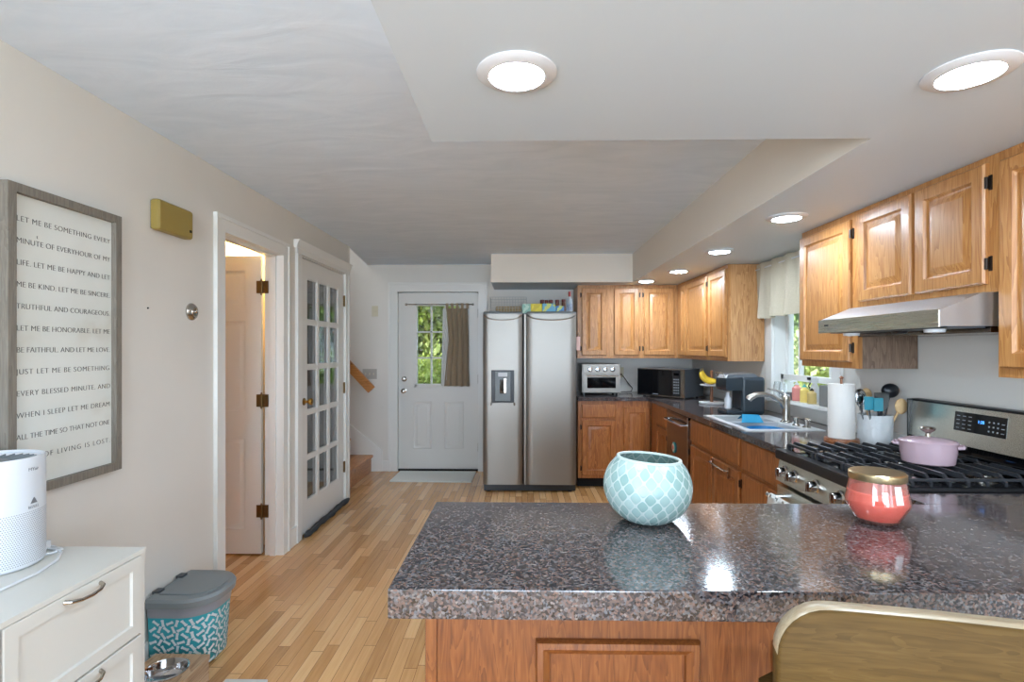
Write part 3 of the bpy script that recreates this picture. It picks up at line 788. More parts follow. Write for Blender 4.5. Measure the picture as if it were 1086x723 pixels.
# gas range: front faces -X ; local x -> toward camera (rz=-90)
t = T('gas_range', 'stainless gas range with black grates between the worktops', 'range', (1.232, 2.600, 0), -PI/2)
RW = .756
MB().box(.002, RW-.002, .05, .66, .03, .895).build('oven_body', grey_dk, t)
MB().box(0.004, RW-.004, .005, .05, .03, .18, .004).build('storage_drawer', steel_y, t)
od = MB().box(0.004, RW-.004, -.004, .05, .19, .745, .005).build('oven_door', steel_y, t)
MB().box(.10, RW-.10, -.0055, -.003, .30, .60, .002).build('door_window', blackgl, od)
b = MB(); b.tube([(.06, -.004, .70), (.06, -.055, .70)], .011, 10).tube([(RW-.06, -.004, .70), (RW-.06, -.055, .70)], .011, 10).tube([(.03, -.058, .70), (RW-.03, -.058, .70)], .013, 12)
b.build('oven_handle', chrome, od)
b = MB(); b.prism([(.02, .755), (-.008, .765), (.012, .868), (.05, .868), (.05, .755)], 0, RW, 0)
cp = b.build('control_panel', steel_y, t)
for x in (.07, .16, .335, .51, .60, .69)[:5]:
    k = MB(); k.lathe([(.030, .006), (.030, -.002), (.024, -.006), (.022, -.030), (.019, -.034), (.001, -.035)], x, .815, 20, axis=1).box(x-.004, x+.004, -.042, -.030, .795, .835, .002)
    k.build('control_knob', chrome, t, (0, 0, 0))
ct = MB().box(-.001, RW+.001, -.012, .655, .868, .915, .008).build('cooktop', black, t)
MB().box(.02, RW-.02, .03, .60, .914, .9165).build('cooktop_well', mat('black_enamel', srgb(16, 16, 18), .12), t)
def grate(x0, x1, name='grate'):
    b = MB(); y0, y1 = .035, .59; zt = .952; r = .006
    for x in (x0+.012, x1-.012, (x0+x1)/2): b.box(x-.005, x+.005, y0, y1, zt-.020, zt-.010, .002)
    for y in (y0, (y0+y1)/2, y1): b.box(x0+.008, x1-.008, y-.006, y+.006, zt-.016, zt-.006, .002)
    for i in range(9):
        y = y0+.022+i*(y1-y0-.044)/8
        sec = lambda x, z: [(x, y-.005, z-.009), (x, y+.005, z-.009), (x, y+.005, z+.004), (x, y-.005, z+.004)]
        b.loft([sec(x0+.001, .926), sec(x0+.006, .930), sec(x0+.030, zt), sec(x1-.030, zt), sec(x1-.006, .930), sec(x1-.001, .926)])
    for x in (x0+.01, x1-.01):
        for y in (y0, y1): b.box(x-.008, x+.008, y-.008, y+.008, .9155, zt-.01, .002)
    return b.build(name, iron, t)
grate(.03, .268); grate(.275, .48); grate(.487, .726)
for x, y in ((.15, .17), (.15, .46), (.377, .31), (.605, .17), (.605, .46)):
    bu = MB().lathe([(.045, .9165), (.045, .925), (.034, .930), (.034, .934)], x, y, 24).build('burner_base', nickel, t)
    MB().lathe([(.032, .934), (.033, .940), (.028, .943), (.001, .943)], x, y, 24).build('burner_cap', iron, bu)
# back guard
BG = .655
b = MB(); b.prism([(.605, .915), (.612, .955), (.660, .99), (.668, .99), (.668, .915)], 0, RW, 0); b.build('back_vent', blackgl, t)
b = MB(); b.prism([(.628, .985), (.645, 1.150), (.668, 1.150), (.668, .985)], 0, RW, 0); bgd = b.build('back_guard', steel_y, t)
b = MB(); b.prism([(.640, 1.146), (.641, 1.156), (.672, 1.158), (.672, 1.146)], -.004, RW+.004, 0); b.box(-.006, .0, .62, .672, .93, 1.155); b.build('guard_cap', black, t)
def on_guard(b, x0, x1, z0, z1, off=.0015):
    f = lambda z: .628+(z-.985)/.165*.017
    b.loft([[(x0, f(z0)-off, z0), (x1, f(z0)-off, z0), (x1, f(z0)+.002, z0), (x0, f(z0)+.002, z0)],
            [(x0, f(z1)-off, z1), (x1, f(z1)-off, z1), (x1, f(z1)+.002, z1), (x0, f(z1)+.002, z1)]])
    return b
dp = on_guard(MB(), .255, .505, 1.045, 1.125).build('display_panel', blackgl, bgd)
lcd = emis('blue_display', (.12, .4, 1.0), 1.2)
grey_ink = mat('grey_print', srgb(150, 155, 158), .5)
clock = text('clock_digits', '1:28', .018, lcd, bgd, (.375, .637-.0022, 1.088), (R(90-6), 0, 0))
b = MB()
for i in range(3):
    for j in range(4): on_guard(b, .268+i*.03, .283+i*.03, 1.056+j*.017, 1.059+j*.017, .003)
    for j in range(3): on_guard(b, .425+i*.02, .431+i*.02, 1.060+j*.018, 1.066+j*.018, .003)
for j in range(3): on_guard(b, .483, .497, 1.060+j*.018, 1.063+j*.018, .003)
b.build('key_print', grey_ink, bgd)
# towel on oven handle
b = MB(); n = 12; rows = []
prof = [(-.035, .50), (-.040, .60), (-.043, .69), (-.050, .712), (-.060, .716), (-.072, .705), (-.078, .66), (-.080, .55), (-.079, .42)]
for k in range(n+1):
    x = .06+.20*k/n; wv = .003*math.sin(k*1.7)
    rows.append([(x, y+wv*(1 if i > 4 else 0), z) for i, (y, z) in enumerate(prof)])
b.loft([[p for p in r] + [(p[0], p[1]+(.004 if i < 4 else -.004 if False else .004), p[2]-(.004 if 2 < i < 7 else 0)) for i, p in reversed(list(enumerate(r)))] for r in rows])
tw = b.build('dish_towel', mat('white_towel', srgb(222, 222, 218), .9, bmp=.4, bscale=300), None, (1.232, 2.600, 0), (0, 0, -PI/2))
tag(tw, 'white dish towel hanging over the oven door handle of the range', 'towel')

# sink
t = T('kitchen_sink', 'double bowl steel sink set in the granite below the window', 'sink', (SX0, SY0, .913))
sw, sl = SX1-SX0, SY1-SY0
b = MB(); r_ = .03
bowls = [(.035, .035, sw-.10, sl/2-.015), (.035, sl/2+.015, sw-.10, sl-.035)]
b.box(-.012, .035, -.012, sl+.012, -.002, .006, .002); b.box(sw-.10, sw+.012, -.012, sl+.012, -.002, .006, .002)
b.box(.035, sw-.10, -.012, .035, -.002, .006); b.box(.035, sw-.10, sl-.035, sl+.012, -.002, .006); b.box(.035, sw-.10, sl/2-.015, sl/2+.015, -.002, .006)
b.build('sink_rim', mat('satin_sink_steel', srgb(226, 228, 230), .4, .75), t)
for x0, y0, x1, y1 in bowls:
    b = MB(); w = .002; D = -.17
    b.box(x0-w, x0, y0, y1, D, .0); b.box(x1, x1+w, y0, y1, D, .0); b.box(x0, x1, y0-w, y0, D, 0); b.box(x0, x1, y1, y1+w, D, 0); b.box(x0, x1, y0, y1, D-w, D)
    b.lathe([(.04, D+.002), (.03, D+.001), (.01, D-.0)], (x0+x1)/2, (y0+y1)/2, 20, cap0=False)
    b.build('bowl', mat('brushed_bowl_steel', srgb(214, 216, 218), .4, .7), t)
# items in the sink
def curvy_bowl(name, label, cat, loc, r0, r1, h, m, seg=28):
    b = MB(); b.lathe([(r0*.9, 0), (r0, .003), (r1, h), (r1+.005, h+.002), (r1-.003, h), (r0*.95, .006)], seg=seg)
    o = b.build(name, m, None, loc); tag(o, label, cat); return o
blue_pl = mat('blue_plastic', srgb(40, 120, 176), .35)
curvy_bowl('washing_bowl', 'bright blue plastic bowl standing in the near sink bowl', 'bowl', (1.51, 3.345, .745), .07, .105, .155, blue_pl)
b = MB(); b.loft([[(-.07, -.05, 0), (.07, -.05, 0), (.07, -.046, 0), (-.07, -.046, 0)], [(-.05, -.01, .05), (.06, 0, .045), (.06, .005, .045), (-.05, -.005, .05)], [(-.06, .045, .012), (.05, .05, .03), (.05, .054, .03), (-.06, .05, .012)]])
tag(b.build('dish_cloth', mat('aqua_cloth', srgb(52, 132, 168), .9), None, (1.48, 3.50, .921)), 'aqua dish cloth draped on the divider of the sink', 'cloth')
b = MB()
for i in range(9): b.tube([(.0, -.12+i*.03, .0), (.0, -.12+i*.03, .055)], .003, 6); b.tube([(-.12, -.12+i*.03, .055), (.12, -.12+i*.03, .055)], .003, 6)
b.tube([(-.12, -.12, .055), (-.12, .12, .055)], .004, 6).tube([(.12, -.12, .055), (.12, .12, .055)], .004, 6).tube([(0, -.12, .003), (0, .12, .003)], .004, 6)
tag(b.build('dish_rack', nickel, None, (1.505, 3.685, .749)), 'wire dish rack standing in the far sink bowl', 'rack')
b = MB(); b.sphere((0, 0, .02), .03, 14, (1, 1.3, .6))
tag(b.build('sponge', mat('yellow_sponge', srgb(210, 210, 110), .9, bmp=.5), None, (1.47, 3.66, .804)), 'small yellow sponge on the wire rack in the sink', 'sponge')

# faucet
t = T('faucet', 'brushed nickel arched kitchen faucet with raised lever behind the sink', 'faucet', (1.715, 3.50, .919))
MB().lathe([(.036, 0), (.034, .006), (.026, .012), (.025, .03), (.024, .14), (.026, .155), (.024, .17), (.014, .18), (.001, .182)], seg=28).build('faucet_body', nickel, t)
P = [(.0, 0, .07), (-.035, .005, .13), (-.08, .012, .165), (-.13, .02, .178), (-.18, .03, .175), (-.215, .035, .158), (-.228, .038, .142)]
MB().tube(P, [.017, .017, .016, .016, .018, .021, .021], 16).build('spout', nickel, t)
MB().tube([(0, 0, .165), (-.02, .006, .187), (-.06, .015, .205), (-.11, .025, .213)], [.014, .010, .007, .006], 12).build('lever', nickel, t)
t = T('soap_dispenser', 'small brushed nickel soap pump beside the faucet', 'soap dispenser', (1.725, 3.27, .919))
MB().lathe([(.024, 0), (.022, .006), (.012, .010), (.012, .04), (.016, .045), (.016, .055), (.001, .058)], seg=20).build('pump_base', nickel, t)
MB().tube([(-.012, 0, .052), (-.02, -.03, .052), (-.022, -.075, .05), (-.024, -.09, .047)], [.006, .007, .007, .005], 10).build('pump_spout', nickel, t)
tag(MB().lathe([(.022, 0), (.02, .006), (.014, .012), (.014, .035), (.018, .04), (.018, .05), (.001, .054)], seg=18).build('air_gap_cap', nickel, None, (1.70, 3.345, .919)), 'nickel air gap cap between the faucet and the soap pump', 'cap')

# range side: paper towel, crock, spoon rest, dutch oven
t = T('paper_towel_holder', 'upright paper towel roll on a round wooden base by the crock', 'paper towel', (1.605, 2.715, .913))
MB().lathe([(.077, 0), (.078, .012), (.078, .028), (.075, .034), (.001, .035)], seg=40).build('wooden_base', walnut, t)
MB().lathe([(.006, .02), (.006, .33), (.012, .335), (.001, .345)], seg=12).build('spindle', walnut, t)
MB().lathe([(.020, .036), (.060, .036), (.060, .305), (.020, .305)], seg=40, cap0=False, cap1=False).build('paper_roll', mat('white_paper', srgb(216, 211, 204), .9, bmp=.15, bscale=90), t)
def crock_mat():
    m, t, p = nodes('embossed_white_ceramic'); p.inputs['Base Color'].default_value = srgb(196, 197, 196); p.inputs['Roughness'].default_value = .3
    v = coords(t); vo = N(t, 'ShaderNodeTexVoronoi'); vo.inputs['Scale'].default_value = 38; vo.feature = 'DISTANCE_TO_EDGE'; link(t, v, vo.inputs['Vector'])
    bump(t, p, vo.outputs[0], .3, .006); return m
CX, CY = 1.762, 2.70
t = T('utensil_crock', 'white embossed ceramic crock holding kitchen utensils', 'crock', (CX, CY, .913))
MB().lathe([(.071, 0), (.075, .004), (.076, .150), (.074, .154), (.069, .152), (.068, .01)], seg=48).build('crock_body', crock_mat(), t)
teal = mat('teal_silicone', srgb(64, 140, 156), .4); silver = mat('utensil_steel', srgb(190, 190, 190), .2, 1); lightwood = mat('light_wood', srgb(206, 172, 122), .6, noise=.1, nscale=20)
blk = mat('black_silicone', srgb(24, 26, 30), .3)
def utensil(name, label, dx, dy, lean, L_, m, head, hm=None, roll=0):
    t = T(name, label, 'utensil', (CX+dx*.35, CY+dy*.35, .925), 0, 'utensils in the white crock')
    tip = Vector((lean[0], lean[1], L_))
    MB().tube([(0, 0, 0), tuple(tip*.5), tuple(tip)], [.005, .005, .006], 10).build('handle', m, t)
    b = MB(); q = tip
    if head == 'spoon': b.sphere(q+tip.normalized()*.03, .034, 18, (.9, .35, 1.15))
    if head == 'ladle': b.sphere(q+tip.normalized()*.025, .043, 20, (1, .6, .85))
    if head == 'turner': b.loft([[tuple(q+Vector((x, y, z))) for x, y, z in ((-.014, -.002, 0), (.014, -.002, 0), (.014, .003, 0), (-.014, .003, 0))], [tuple(q+Vector((x, y, z))) for x, y, z in ((-.033, -.002, .025), (.033, -.002, .025), (.033, .003, .025), (-.033, .003, .025))], [tuple(q+Vector((x, y, z))) for x, y, z in ((-.036, -.006, .09), (.036, -.006, .09), (.036, -.002, .09), (-.036, -.002, .09))]])
    if head == 'spatula': b.box(q.x-.022, q.x+.022, q.y-.005, q.y+.005, q.z, q.z+.065, .004)
    if head == 'whisk':
        for k in range(6):
            a = k*PI/6; b.tube([tuple(q+Vector((math.cos(a)*.028*math.sin(u*PI), math.sin(a)*.028*math.sin(u*PI), .10*(1-abs(1-u)) if u < 1 else .10)))if False else tuple(q+Vector((math.cos(a)*.026*math.sin(u*2*PI) , math.sin(a)*.026*math.sin(u*2*PI), .05-.05*math.cos(u*2*PI)))) for u in [i/16 for i in range(16)]], .001, 5)
    if head == 'loop': b.tube([tuple(q+Vector((.018*math.sin(u), 0, .03-.03*math.cos(u)))) for u in [i*PI/10 for i in range(20)]], .003, 6)
    b.build('head', hm or m, t, rot=None)
    return t
utensil('cooking_ladle', 'black ladle, topmost utensil in the white crock', .07, .02, (.05, -.0, .24), .235, blk, 'ladle')
utensil('wooden_spoon', 'light wooden spoon leaning right in the white crock', .06, -.05, (.06, -.03, .2), .16, lightwood, 'spoon')
utensil('wooden_spoon', 'light wooden spoon at the back of the white crock', -.0, .08, (-.01, .02, .2), .20, lightwood, 'spoon')
utensil('slotted_turner', 'black turner in front of the utensils in the white crock', .0, -.08, (.0, -.02, .2), .165, blk, 'turner')
utensil('silicone_spatula', 'teal silicone spatula leaning left in the white crock', -.06, -.06, (-.045, -.035, .2), .17, silver, 'spatula', teal)
utensil('silicone_spatula', 'teal silicone spatula beside the black turner in the white crock', -.03, -.08, (-.018, -.04, .2), .165, silver, 'spatula', teal)
utensil('metal_spoon', 'steel spoon leaning at the left back of the white crock', -.07, .02, (-.04, .0, .2), .20, silver, 'spoon')
utensil('metal_tongs', 'steel tongs handle leaning far left in the white crock', -.08, -.02, (-.062, -.02, .2), .185, silver, 'loop')
o = MB().lathe([(.05, 0), (.065, .004), (.074, .014), (.075, .018), (.072, .016), (.06, .008), (.001, .007)], seg=40, sy=.5).build('spoon_rest', white_pl, None, (1.60, 2.533, .9167))
tag(o, 'white oval spoon rest lying at the far end of the range, before the crock', 'spoon rest')
pink = mat('dusty_pink_enamel', srgb(172, 148, 155), .25, coat=.5)
t = T('dutch_oven', 'dusty pink oval dutch oven with lid on the range grates', 'pot', (1.55, 2.07, .9565), R(-38)); t.scale = (.74, .78, .9)
MB().lathe([(.10, 0), (.112, .006), (.120, .05), (.123, .088), (.118, .088), (.10, .01)], seg=48, sy=.78).build('pot_body', pink, t)
MB().lathe([(.126, .088), (.127, .094), (.120, .100), (.08, .109), (.03, .113), (.001, .114)], seg=48, sy=.79).build('pot_lid', pink, t)
MB().lathe([(.014, .113), (.010, .128), (.030, .140), (.034, .148), (.028, .155), (.001, .156)], seg=20).build('lid_knob', nickel, t)
for sg in (-1, 1):
    MB().tube([(sg*.118, -.035, .078), (sg*.142, -.03, .080), (sg*.148, 0, .080), (sg*.142, .03, .080), (sg*.118, .035, .078)], .007, 8).build('pot_handle', pink, t)

# back counter appliances
t = T('toaster_oven', 'stainless toaster oven with four knobs right of the refrigerator', 'toaster oven', (.625, 5.56, .913))
w, h, d_ = .40, .325, .36
MB().box(0, w, .02, d_, .02, h, .012).build('oven_shell', steel_m, t)
for x in (.03, w-.03): MB().lathe([(.012, 0), (.012, .021)], x, .06, 10).lathe([(.012, 0), (.012, .021)], x, .3, 10).build('foot', black, t)
MB().box(.012, w-.004, -.002, .022, .225, h-.012, .006).build('control_panel', steel_m, t)
for i in range(4): MB().lathe([(.026, -.002), (.026, -.006), (.020, -.010), (.019, -.022), (.001, -.024)], .085+i*.077, .268, 20, axis=1).box(.083+i*.077, .087+i*.077, -.027, -.02, .252, .284).build('knob', chrome, t)
fd = MB(); fd.box(.012, w-.004, -.006, .02, .03, .075, .003); fd.box(.012, w-.004, -.006, .02, .185, .215, .003); fd.box(.012, .055, -.006, .02, .07, .19, .003); fd.box(w-.05, w-.004, -.006, .02, .07, .19, .003)
fd = fd.build('oven_door', steel_m, t)
MB().box(.05, w-.045, .0, .006, .07, .19).build('door_glass', blackgl, fd)
MB().tube([(.04, -.005, .205), (.04, -.035, .205), (w-.03, -.035, .205), (w-.03, -.005, .205)], .007, 8).build('door_handle', chrome, fd)
t = T('microwave_oven', 'black and silver microwave turned at an angle in the counter corner', 'microwave', (1.19, 5.51, .913), math.atan2(5.12-5.54, 1.56-1.186))
w, h, d_ = .53, .285, .36
MB().box(0, w, .02, d_, .012, h, .004).build('oven_shell', grey_dk, t)
for x in (.04, w-.04): MB().lathe([(.014, 0), (.014, .013)], x, .06, 10).lathe([(.014, 0), (.014, .013)], x, .3, 10).build('foot', black, t)
MB().box(0, w, -.004, .02, .012, h, .004).build('front_bezel', nickel, t)
MB().box(.006, .405, -.010, -.003, .024, h-.01, .003).build('oven_door', blackgl, t)
MB().box(.41, w-.035, -.009, -.003, .024, h-.01, .003).build('control_panel', black, t)
b = MB()
for i in range(3):
    for j in range(6): b.box(.425+i*.022, .437+i*.022, -.0098, -.008, .05+j*.026, .062+j*.026)
b.build('key_print', grey_ink, t)
MB().box(.425, .48, -.0098, -.008, .225, .25).build('display_window', blackgl, t)
MB().box(.19, .25, -.0108, -.009, .034, .040).build('badge', grey_ink, t)
# outlet + cord
t = T('wall_outlet', 'beige outlet on the back wall between toaster oven and microwave', 'outlet', (1.12, YB, 1.13))
MB().box(-.036, .036, -.006, 0, -.058, .058, .003).build('outlet_plate', mat('ivory_plastic', srgb(196, 184, 150), .4), t)
b = MB(); b.box(-.012, .012, -.03, -.006, -.035, -.012, .003); b.tube([(0, -.03, -.024), (.02, -.05, -.04), (.07, -.09, -.12), (.11, -.12, -.17), (.09, -.16, -.203), (.03, -.2, -.205), (-.06, -.24, -.205)], .0045, 8)
tag(b.build('power_cord', black, None, (1.12, YB, 1.13)), 'black power cord hanging from the beige outlet to the counter', 'cord')

# banana stand
t = T('tiered_stand', 'two-tier white plate stand with wooden post beside the microwave', 'plate stand', (1.665, 4.72, .913))
stone = mat('white_stone', srgb(222, 222, 220), .35)
MB().lathe([(.10, 0), (.108, .008), (.108, .016), (.10, .018), (.001, .018)], seg=40).build('lower_plate', stone, t)
MB().lathe([(.09, .158), (.098, .164), (.098, .172), (.09, .173), (.001, .173)], seg=40).build('upper_plate', stone, t)
MB().lathe([(.014, .018), (.012, .158)], seg=14).lathe([(.012, .173), (.013, .29), (.001, .295)], seg=14).build('post', walnut, t)
yel = mat('banana_yellow', srgb(226, 190, 50), .5, noise=.08, nscale=30); brn = mat('banana_tip', srgb(72, 58, 30), .7)
for i, lb in enumerate(('front banana of the bunch, curving lowest on the upper plate', 'middle banana of the bunch on the upper plate', 'rear banana of the bunch, highest on the upper plate')):
    bt = T('banana', lb, 'banana', (1.575, 4.70-.028+i*.030, 1.088), 0, 'bananas on the tiered stand')
    P, rr = [], []
    for k in range(11):
        a = PI*(1.02+.60*k/10); P.append((.055+.105*math.cos(a)+.02*i, -.02+.012*math.sin(k*.3)*i-.055, .115+.095*math.sin(a)+.006*i)); rr.append([.006, .012, .017, .019, .0195, .0195, .019, .018, .016, .011, .005][k])
    MB().tube(P, rr, 12).build('peel', yel, bt)
    p0 = Vector(P[0]); MB().tube([tuple(p0), tuple(p0+Vector((.006, .01, .022)))], [.006, .005], 8).build('stem', brn, bt)

# coffee maker, facing -X
t = T('coffee_maker', 'dark single-serve coffee maker with silver lid left of the sink', 'coffee maker', (1.487, 4.11, .913), R(-87)); t.scale = (.95, .86, 1)
cd = mat('slate_plastic', srgb(44, 52, 58), .25)
w = .20
MB().box(0, w, .13, .33, .0, .275, .03, 4).build('water_tank_body', cd, t)
MB().box(.01, w-.01, -.0, .16, .0, .03, .012, 3).build('drip_base', cd, t)
MB().box(.02, w-.02, .01, .12, .03, .036, .003).build('drip_grate', grey_dk, t)
b = MB(); b.loft([[(.01, 0.0, .175), (w-.01, 0.0, .175), (w-.01, .15, .175), (.01, .15, .175)], [(.005, -.01, .20), (w-.005, -.01, .20), (w-.005, .15, .20), (.005, .15, .20)], [(.005, -.005, .265), (w-.005, -.005, .265), (w-.005, .15, .265), (.005, .15, .265)]]); b.build('brew_head', cd, t)
b = MB(); b.loft([[(.01, -.004, .265), (w-.01, -.004, .265), (w-.01, .28, .275), (.01, .28, .275)], [(.02, .02, .29), (w-.02, .02, .29), (w-.02, .24, .300), (.02, .24, .300)], [(.05, .06, .298), (w-.05, .06, .298), (w-.05, .2, .307), (.05, .2, .307)]]); b.build('top_lid', mat('silver_plastic', srgb(96, 100, 104), .35, .5), t)
MB().tube([(.02, -.012, .268), (.03, -.02, .30), (w-.03, -.02, .30), (w-.02, -.012, .268)], .006, 8).build('lid_handle', nickel, t)
t = T('white_bottle', 'small white bottle standing on the drip base of the coffee maker', 'bottle', (1.538, 4.02, .9495)); t.scale = (.9, .9, .75)
MB().lathe([(.026, 0), (.028, .01), (.028, .10), (.015, .12), (.013, .14)], seg=20).build('bottle_body', white_pl, t)
MB().lathe([(.015, .14), (.015, .16), (.001, .161)], seg=16).build('bottle_cap', white_pl, t)

# window sill things
clearish = mat('clear_plastic', (.95, .97, .97), .05, trans=.9)
def bottle(name, label, loc, r, h, m, capm, pump=False):
    t = T(name, label, 'bottle', loc)
    MB().lathe([(r*.95, 0), (r, .006), (r, h*.68), (r*.5, h*.78), (r*.4, h*.84)], seg=20).build('bottle_body', m, t)
    b = MB(); b.lathe([(r*.45, h*.84), (r*.45, h*.92), (r*.2, h*.93), (r*.15, h)], seg=14)
    if pump: b.tube([(0, 0, h), (-.02, 0, h+.004), (-.045, 0, h-.004)], .006, 8)
    b.build('bottle_cap', capm, t); return t
SZ = WZ0-.003+.001
bottle('soap_bottle', 'pink soap bottle with white pump on the window sill', (1.885, 3.70, SZ), .030, .13, mat('pink_soap', srgb(214, 140, 132), .3), white_pl, True)
bottle('soap_bottle', 'yellow dish soap bottle on the window sill, next to the pink one', (1.885, 3.60, SZ), .028, .12, mat('yellow_soap', srgb(226, 200, 110), .3), mat('teal_cap', srgb(90, 176, 170), .4))
bottle('soap_bottle', 'small amber soap bottle on the sill, right of the yellow one', (1.885, 3.51, SZ), .028, .10, mat('amber_soap', srgb(206, 180, 112), .3), black)
t = T('spray_bottle', 'white spray bottle with black trigger standing behind the soap bottles', 'spray bottle', (1.938, 3.575, SZ))
MB().lathe([(.024, 0), (.026, .01), (.026, .10), (.012, .13)], seg=20).build('bottle_body', white_pl, t)
MB().box(-.03, .02, -.014, .014, .13, .165, .005).build('spray_head', white_pl, t)
MB().tube([(-.025, 0, .135), (-.04, 0, .11), (-.03, 0, .095)], .005, 8).box(-.045, -.03, -.012, .012, .15, .168, .002).build('spray_trigger', black, t)
t = T('sponge_caddy', 'dark grey sponge on the window sill, left of the pink bottle', 'sponge', (1.89, 3.775, SZ))
MB().box(-.03, .03, -.035, .035, 0, .05, .008).build('sponge_block', mat('grey_sponge', srgb(96, 96, 96), .9), t)
for i, y in enumerate((3.985, 3.905)):
    t = T('glass_jar', ('clear glass jar at the left end of the window sill', 'clear glass jar on the sill behind the faucet')[i], 'jar', (1.89, y, SZ))
    MB().lathe([(.026, 0), (.028, .006), (.028, .085), (.022, .10), (.022, .115), (.019, .115), (.019, .10), (.025, .085), (.025, .008)], seg=20).build('jar_body', clearish, t)
t = T('grey_canister', 'upright grey box at the right end of the window sill', 'box', (1.885, 3.33, SZ))
MB().box(-.03, .03, -.045, .045, 0, .13, .006).build('box_body', mat('warm_grey_card', srgb(130, 128, 124), .7), t)

# valance curtain
def curtain_mat(name, a, bb, tr=.25):
    m, t, p = nodes(name)
    v = coords(t, (120, 120, 120)); n = N(t, 'ShaderNodeTexNoise'); n.inputs['Scale'].default_value = 3; n.inputs['Detail'].default_value = 2; link(t, v, n.inputs['Vector'])
    link(t, ramp(t, n.outputs[0], [(.3, a), (.7, bb)]), p.inputs['Base Color']); p.inputs['Roughness'].default_value = .9
    tr_ = N(t, 'ShaderNodeBsdfTranslucent'); link(t, ramp(t, n.outputs[0], [(.3, a), (.7, bb)]), tr_.inputs[0])
    mx = N(t, 'ShaderNodeMixShader'); mx.inputs[0].default_value = tr
    out = [q for q in t.nodes if q.type == 'OUTPUT_MATERIAL'][0]
    link(t, p.outputs[0], mx.inputs[1]); link(t, tr_.outputs[0], mx.inputs[2]); link(t, mx.outputs[0], out.inputs[0]); return m
t = T('window_valance', 'beige linen valance curtain over the kitchen window', 'curtain', (XR, WY1+.16, 1.98))
b = MB(); n = 60; Lv = 1.08
zz = [.075, .055, .035, .03, -.10, -.25, -.35]
rows = []
for z in zz:
    row = []
    for k in range(n+1):
        a = k/n*11*PI; amp = .012 if z > .0 else .012+.02*min(1, (.03-z)/.38)
        row.append((-.075+amp*math.sin(a)+amp*.4*math.sin(a*2.3+1), -Lv*k/n, z+(.006*math.sin(a*.7) if z < -.3 else 0)))
    rows.append(row)
th = [[tuple(Vector(p)+Vector((.003, 0, 0))) for p in r] for r in rows]
b.loft([r+q[::-1] for r, q in zip(rows, th)])
b.build('fabric', curtain_mat('beige_linen', srgb(186, 176, 154), srgb(206, 196, 174)), t)
MB().tube([(-.001, .01, .035), (-.06, .012, .035), (-.073, -.01, .035), (-.073, -Lv+.01, .035), (-.06, -Lv-.012, .035), (-.001, -Lv-.01, .035)], .005, 8).build('curtain_rod', white_pl, t)

# door curtain + rod
t = T('door_curtain', 'taupe tab-top curtain drawn to the right of the back door window', 'curtain', (-.86, YB+.005, 1.90))
b = MB(); n = 40; rows = []
for z, x0, x1 in ((-.045, .0, .25), (-.10, .01, .25), (-.40, .03, .26), (-.70, .0, .26), (-.93, -.02, .27)):
    row = []
    for k in range(n+1):
        u = k/n; a = u*8*PI
        row.append((x0+(x1-x0)*u, -.022+.012*math.sin(a)+.004*math.sin(a*2.1), z))
    rows.append(row)
b.loft([r+[(p[0], p[1]+.002, p[2]) for p in r][::-1] for r in rows])
for k in range(5):
    x = .012+k*.058; b.box(x-.014, x+.014, -.032, -.030, -.05, .012); b.box(x-.014, x+.014, -.012, -.010, -.05, .012); b.box(x-.014, x+.014, -.032, -.010, .010, .012)
b.build('fabric', curtain_mat('taupe_linen', srgb(164, 146, 120), srgb(192, 174, 148), .4), t)
b = MB(); w = []
rows = []
for z, x0, x1 in ((-.045, -.035, .0), (-.4, -.045, .03), (-.93, -.06, .0)):
    rows.append([(x0+(x1-x0)*k/8, -.010+.004*math.sin(k*2), z) for k in range(9)])
b.loft([r+[(p[0], p[1]+.002, p[2]) for p in r][::-1] for r in rows])
b.build('curtain_lining', mat('white_lining', srgb(205, 205, 200), .9), t)
MB().tube([(-.45, -.021, 0), (.30, -.021, 0)], .006, 10).sphere((-.455, -.021, 0), .014, 12).sphere((.305, -.021, 0), .014, 12).tube([(-.42, .018, 0), (-.42, -.021, 0)], .005, 8).tube([(.28, .018, 0), (.28, -.021, 0)], .005, 8).build('curtain_rod', nickel, t)

# door mat
rug_m, tt, pp = nodes('pale_woven_rug')
v = coords(tt); w_ = N(tt, 'ShaderNodeTexWave'); w_.inputs['Scale'].default_value = 22; w_.inputs['Distortion'].default_value = 1.2; w_.bands_direction = 'Y'; link(tt, v, w_.inputs['Vector'])
link(tt, ramp(tt, w_.outputs[0], [(.3, srgb(206, 208, 202)), (.7, srgb(232, 232, 226))]), pp.inputs['Base Color']); pp.inputs['Roughness'].default_value = .95; bump(tt, pp, w_.outputs[0], .5, .004)
b = MB(); n = 24
b.loft([[(x0, y, 0), (x1, y, 0), (x1+dx, y, .011), (x0, y, .011)] for y, x0, x1, dx in [(.0+i*.47/10, -.0-.002*i*0, .86, 0) for i in range(11)]])
o = b.build('door_mat', rug_m, None, (-1.385, 5.585, 0.0), (0, 0, R(-1))); tag(o, 'pale woven mat on the floor before the back door', 'mat')

# switches
ivory = mat('aged_ivory_plastic', srgb(206, 198, 172), .4)
t = T('light_switch', 'single ivory switch plate high on the wall beside the back door', 'light switch', (-1.675, YB, 1.825))
MB().box(-.036, .036, -.006, 0, -.06, .06, .003).build('switch_plate', ivory, t); MB().box(-.006, .006, -.016, -.005, -.012, .012, .002).build('toggle', ivory, t)
t = T('light_switch', 'triple grey switch plate above the lower end of the handrail', 'light switch', (-1.735, YB, 1.108))
MB().box(-.082, .082, -.006, 0, -.058, .058, .003).build('switch_plate', mat('grey_switch', srgb(176, 172, 164), .4), t)
for k in (-1, 0, 1): MB().box(k*.046-.005, k*.046+.005, -.015, -.005, -.011, .011, .002).build('toggle', ivory, t)

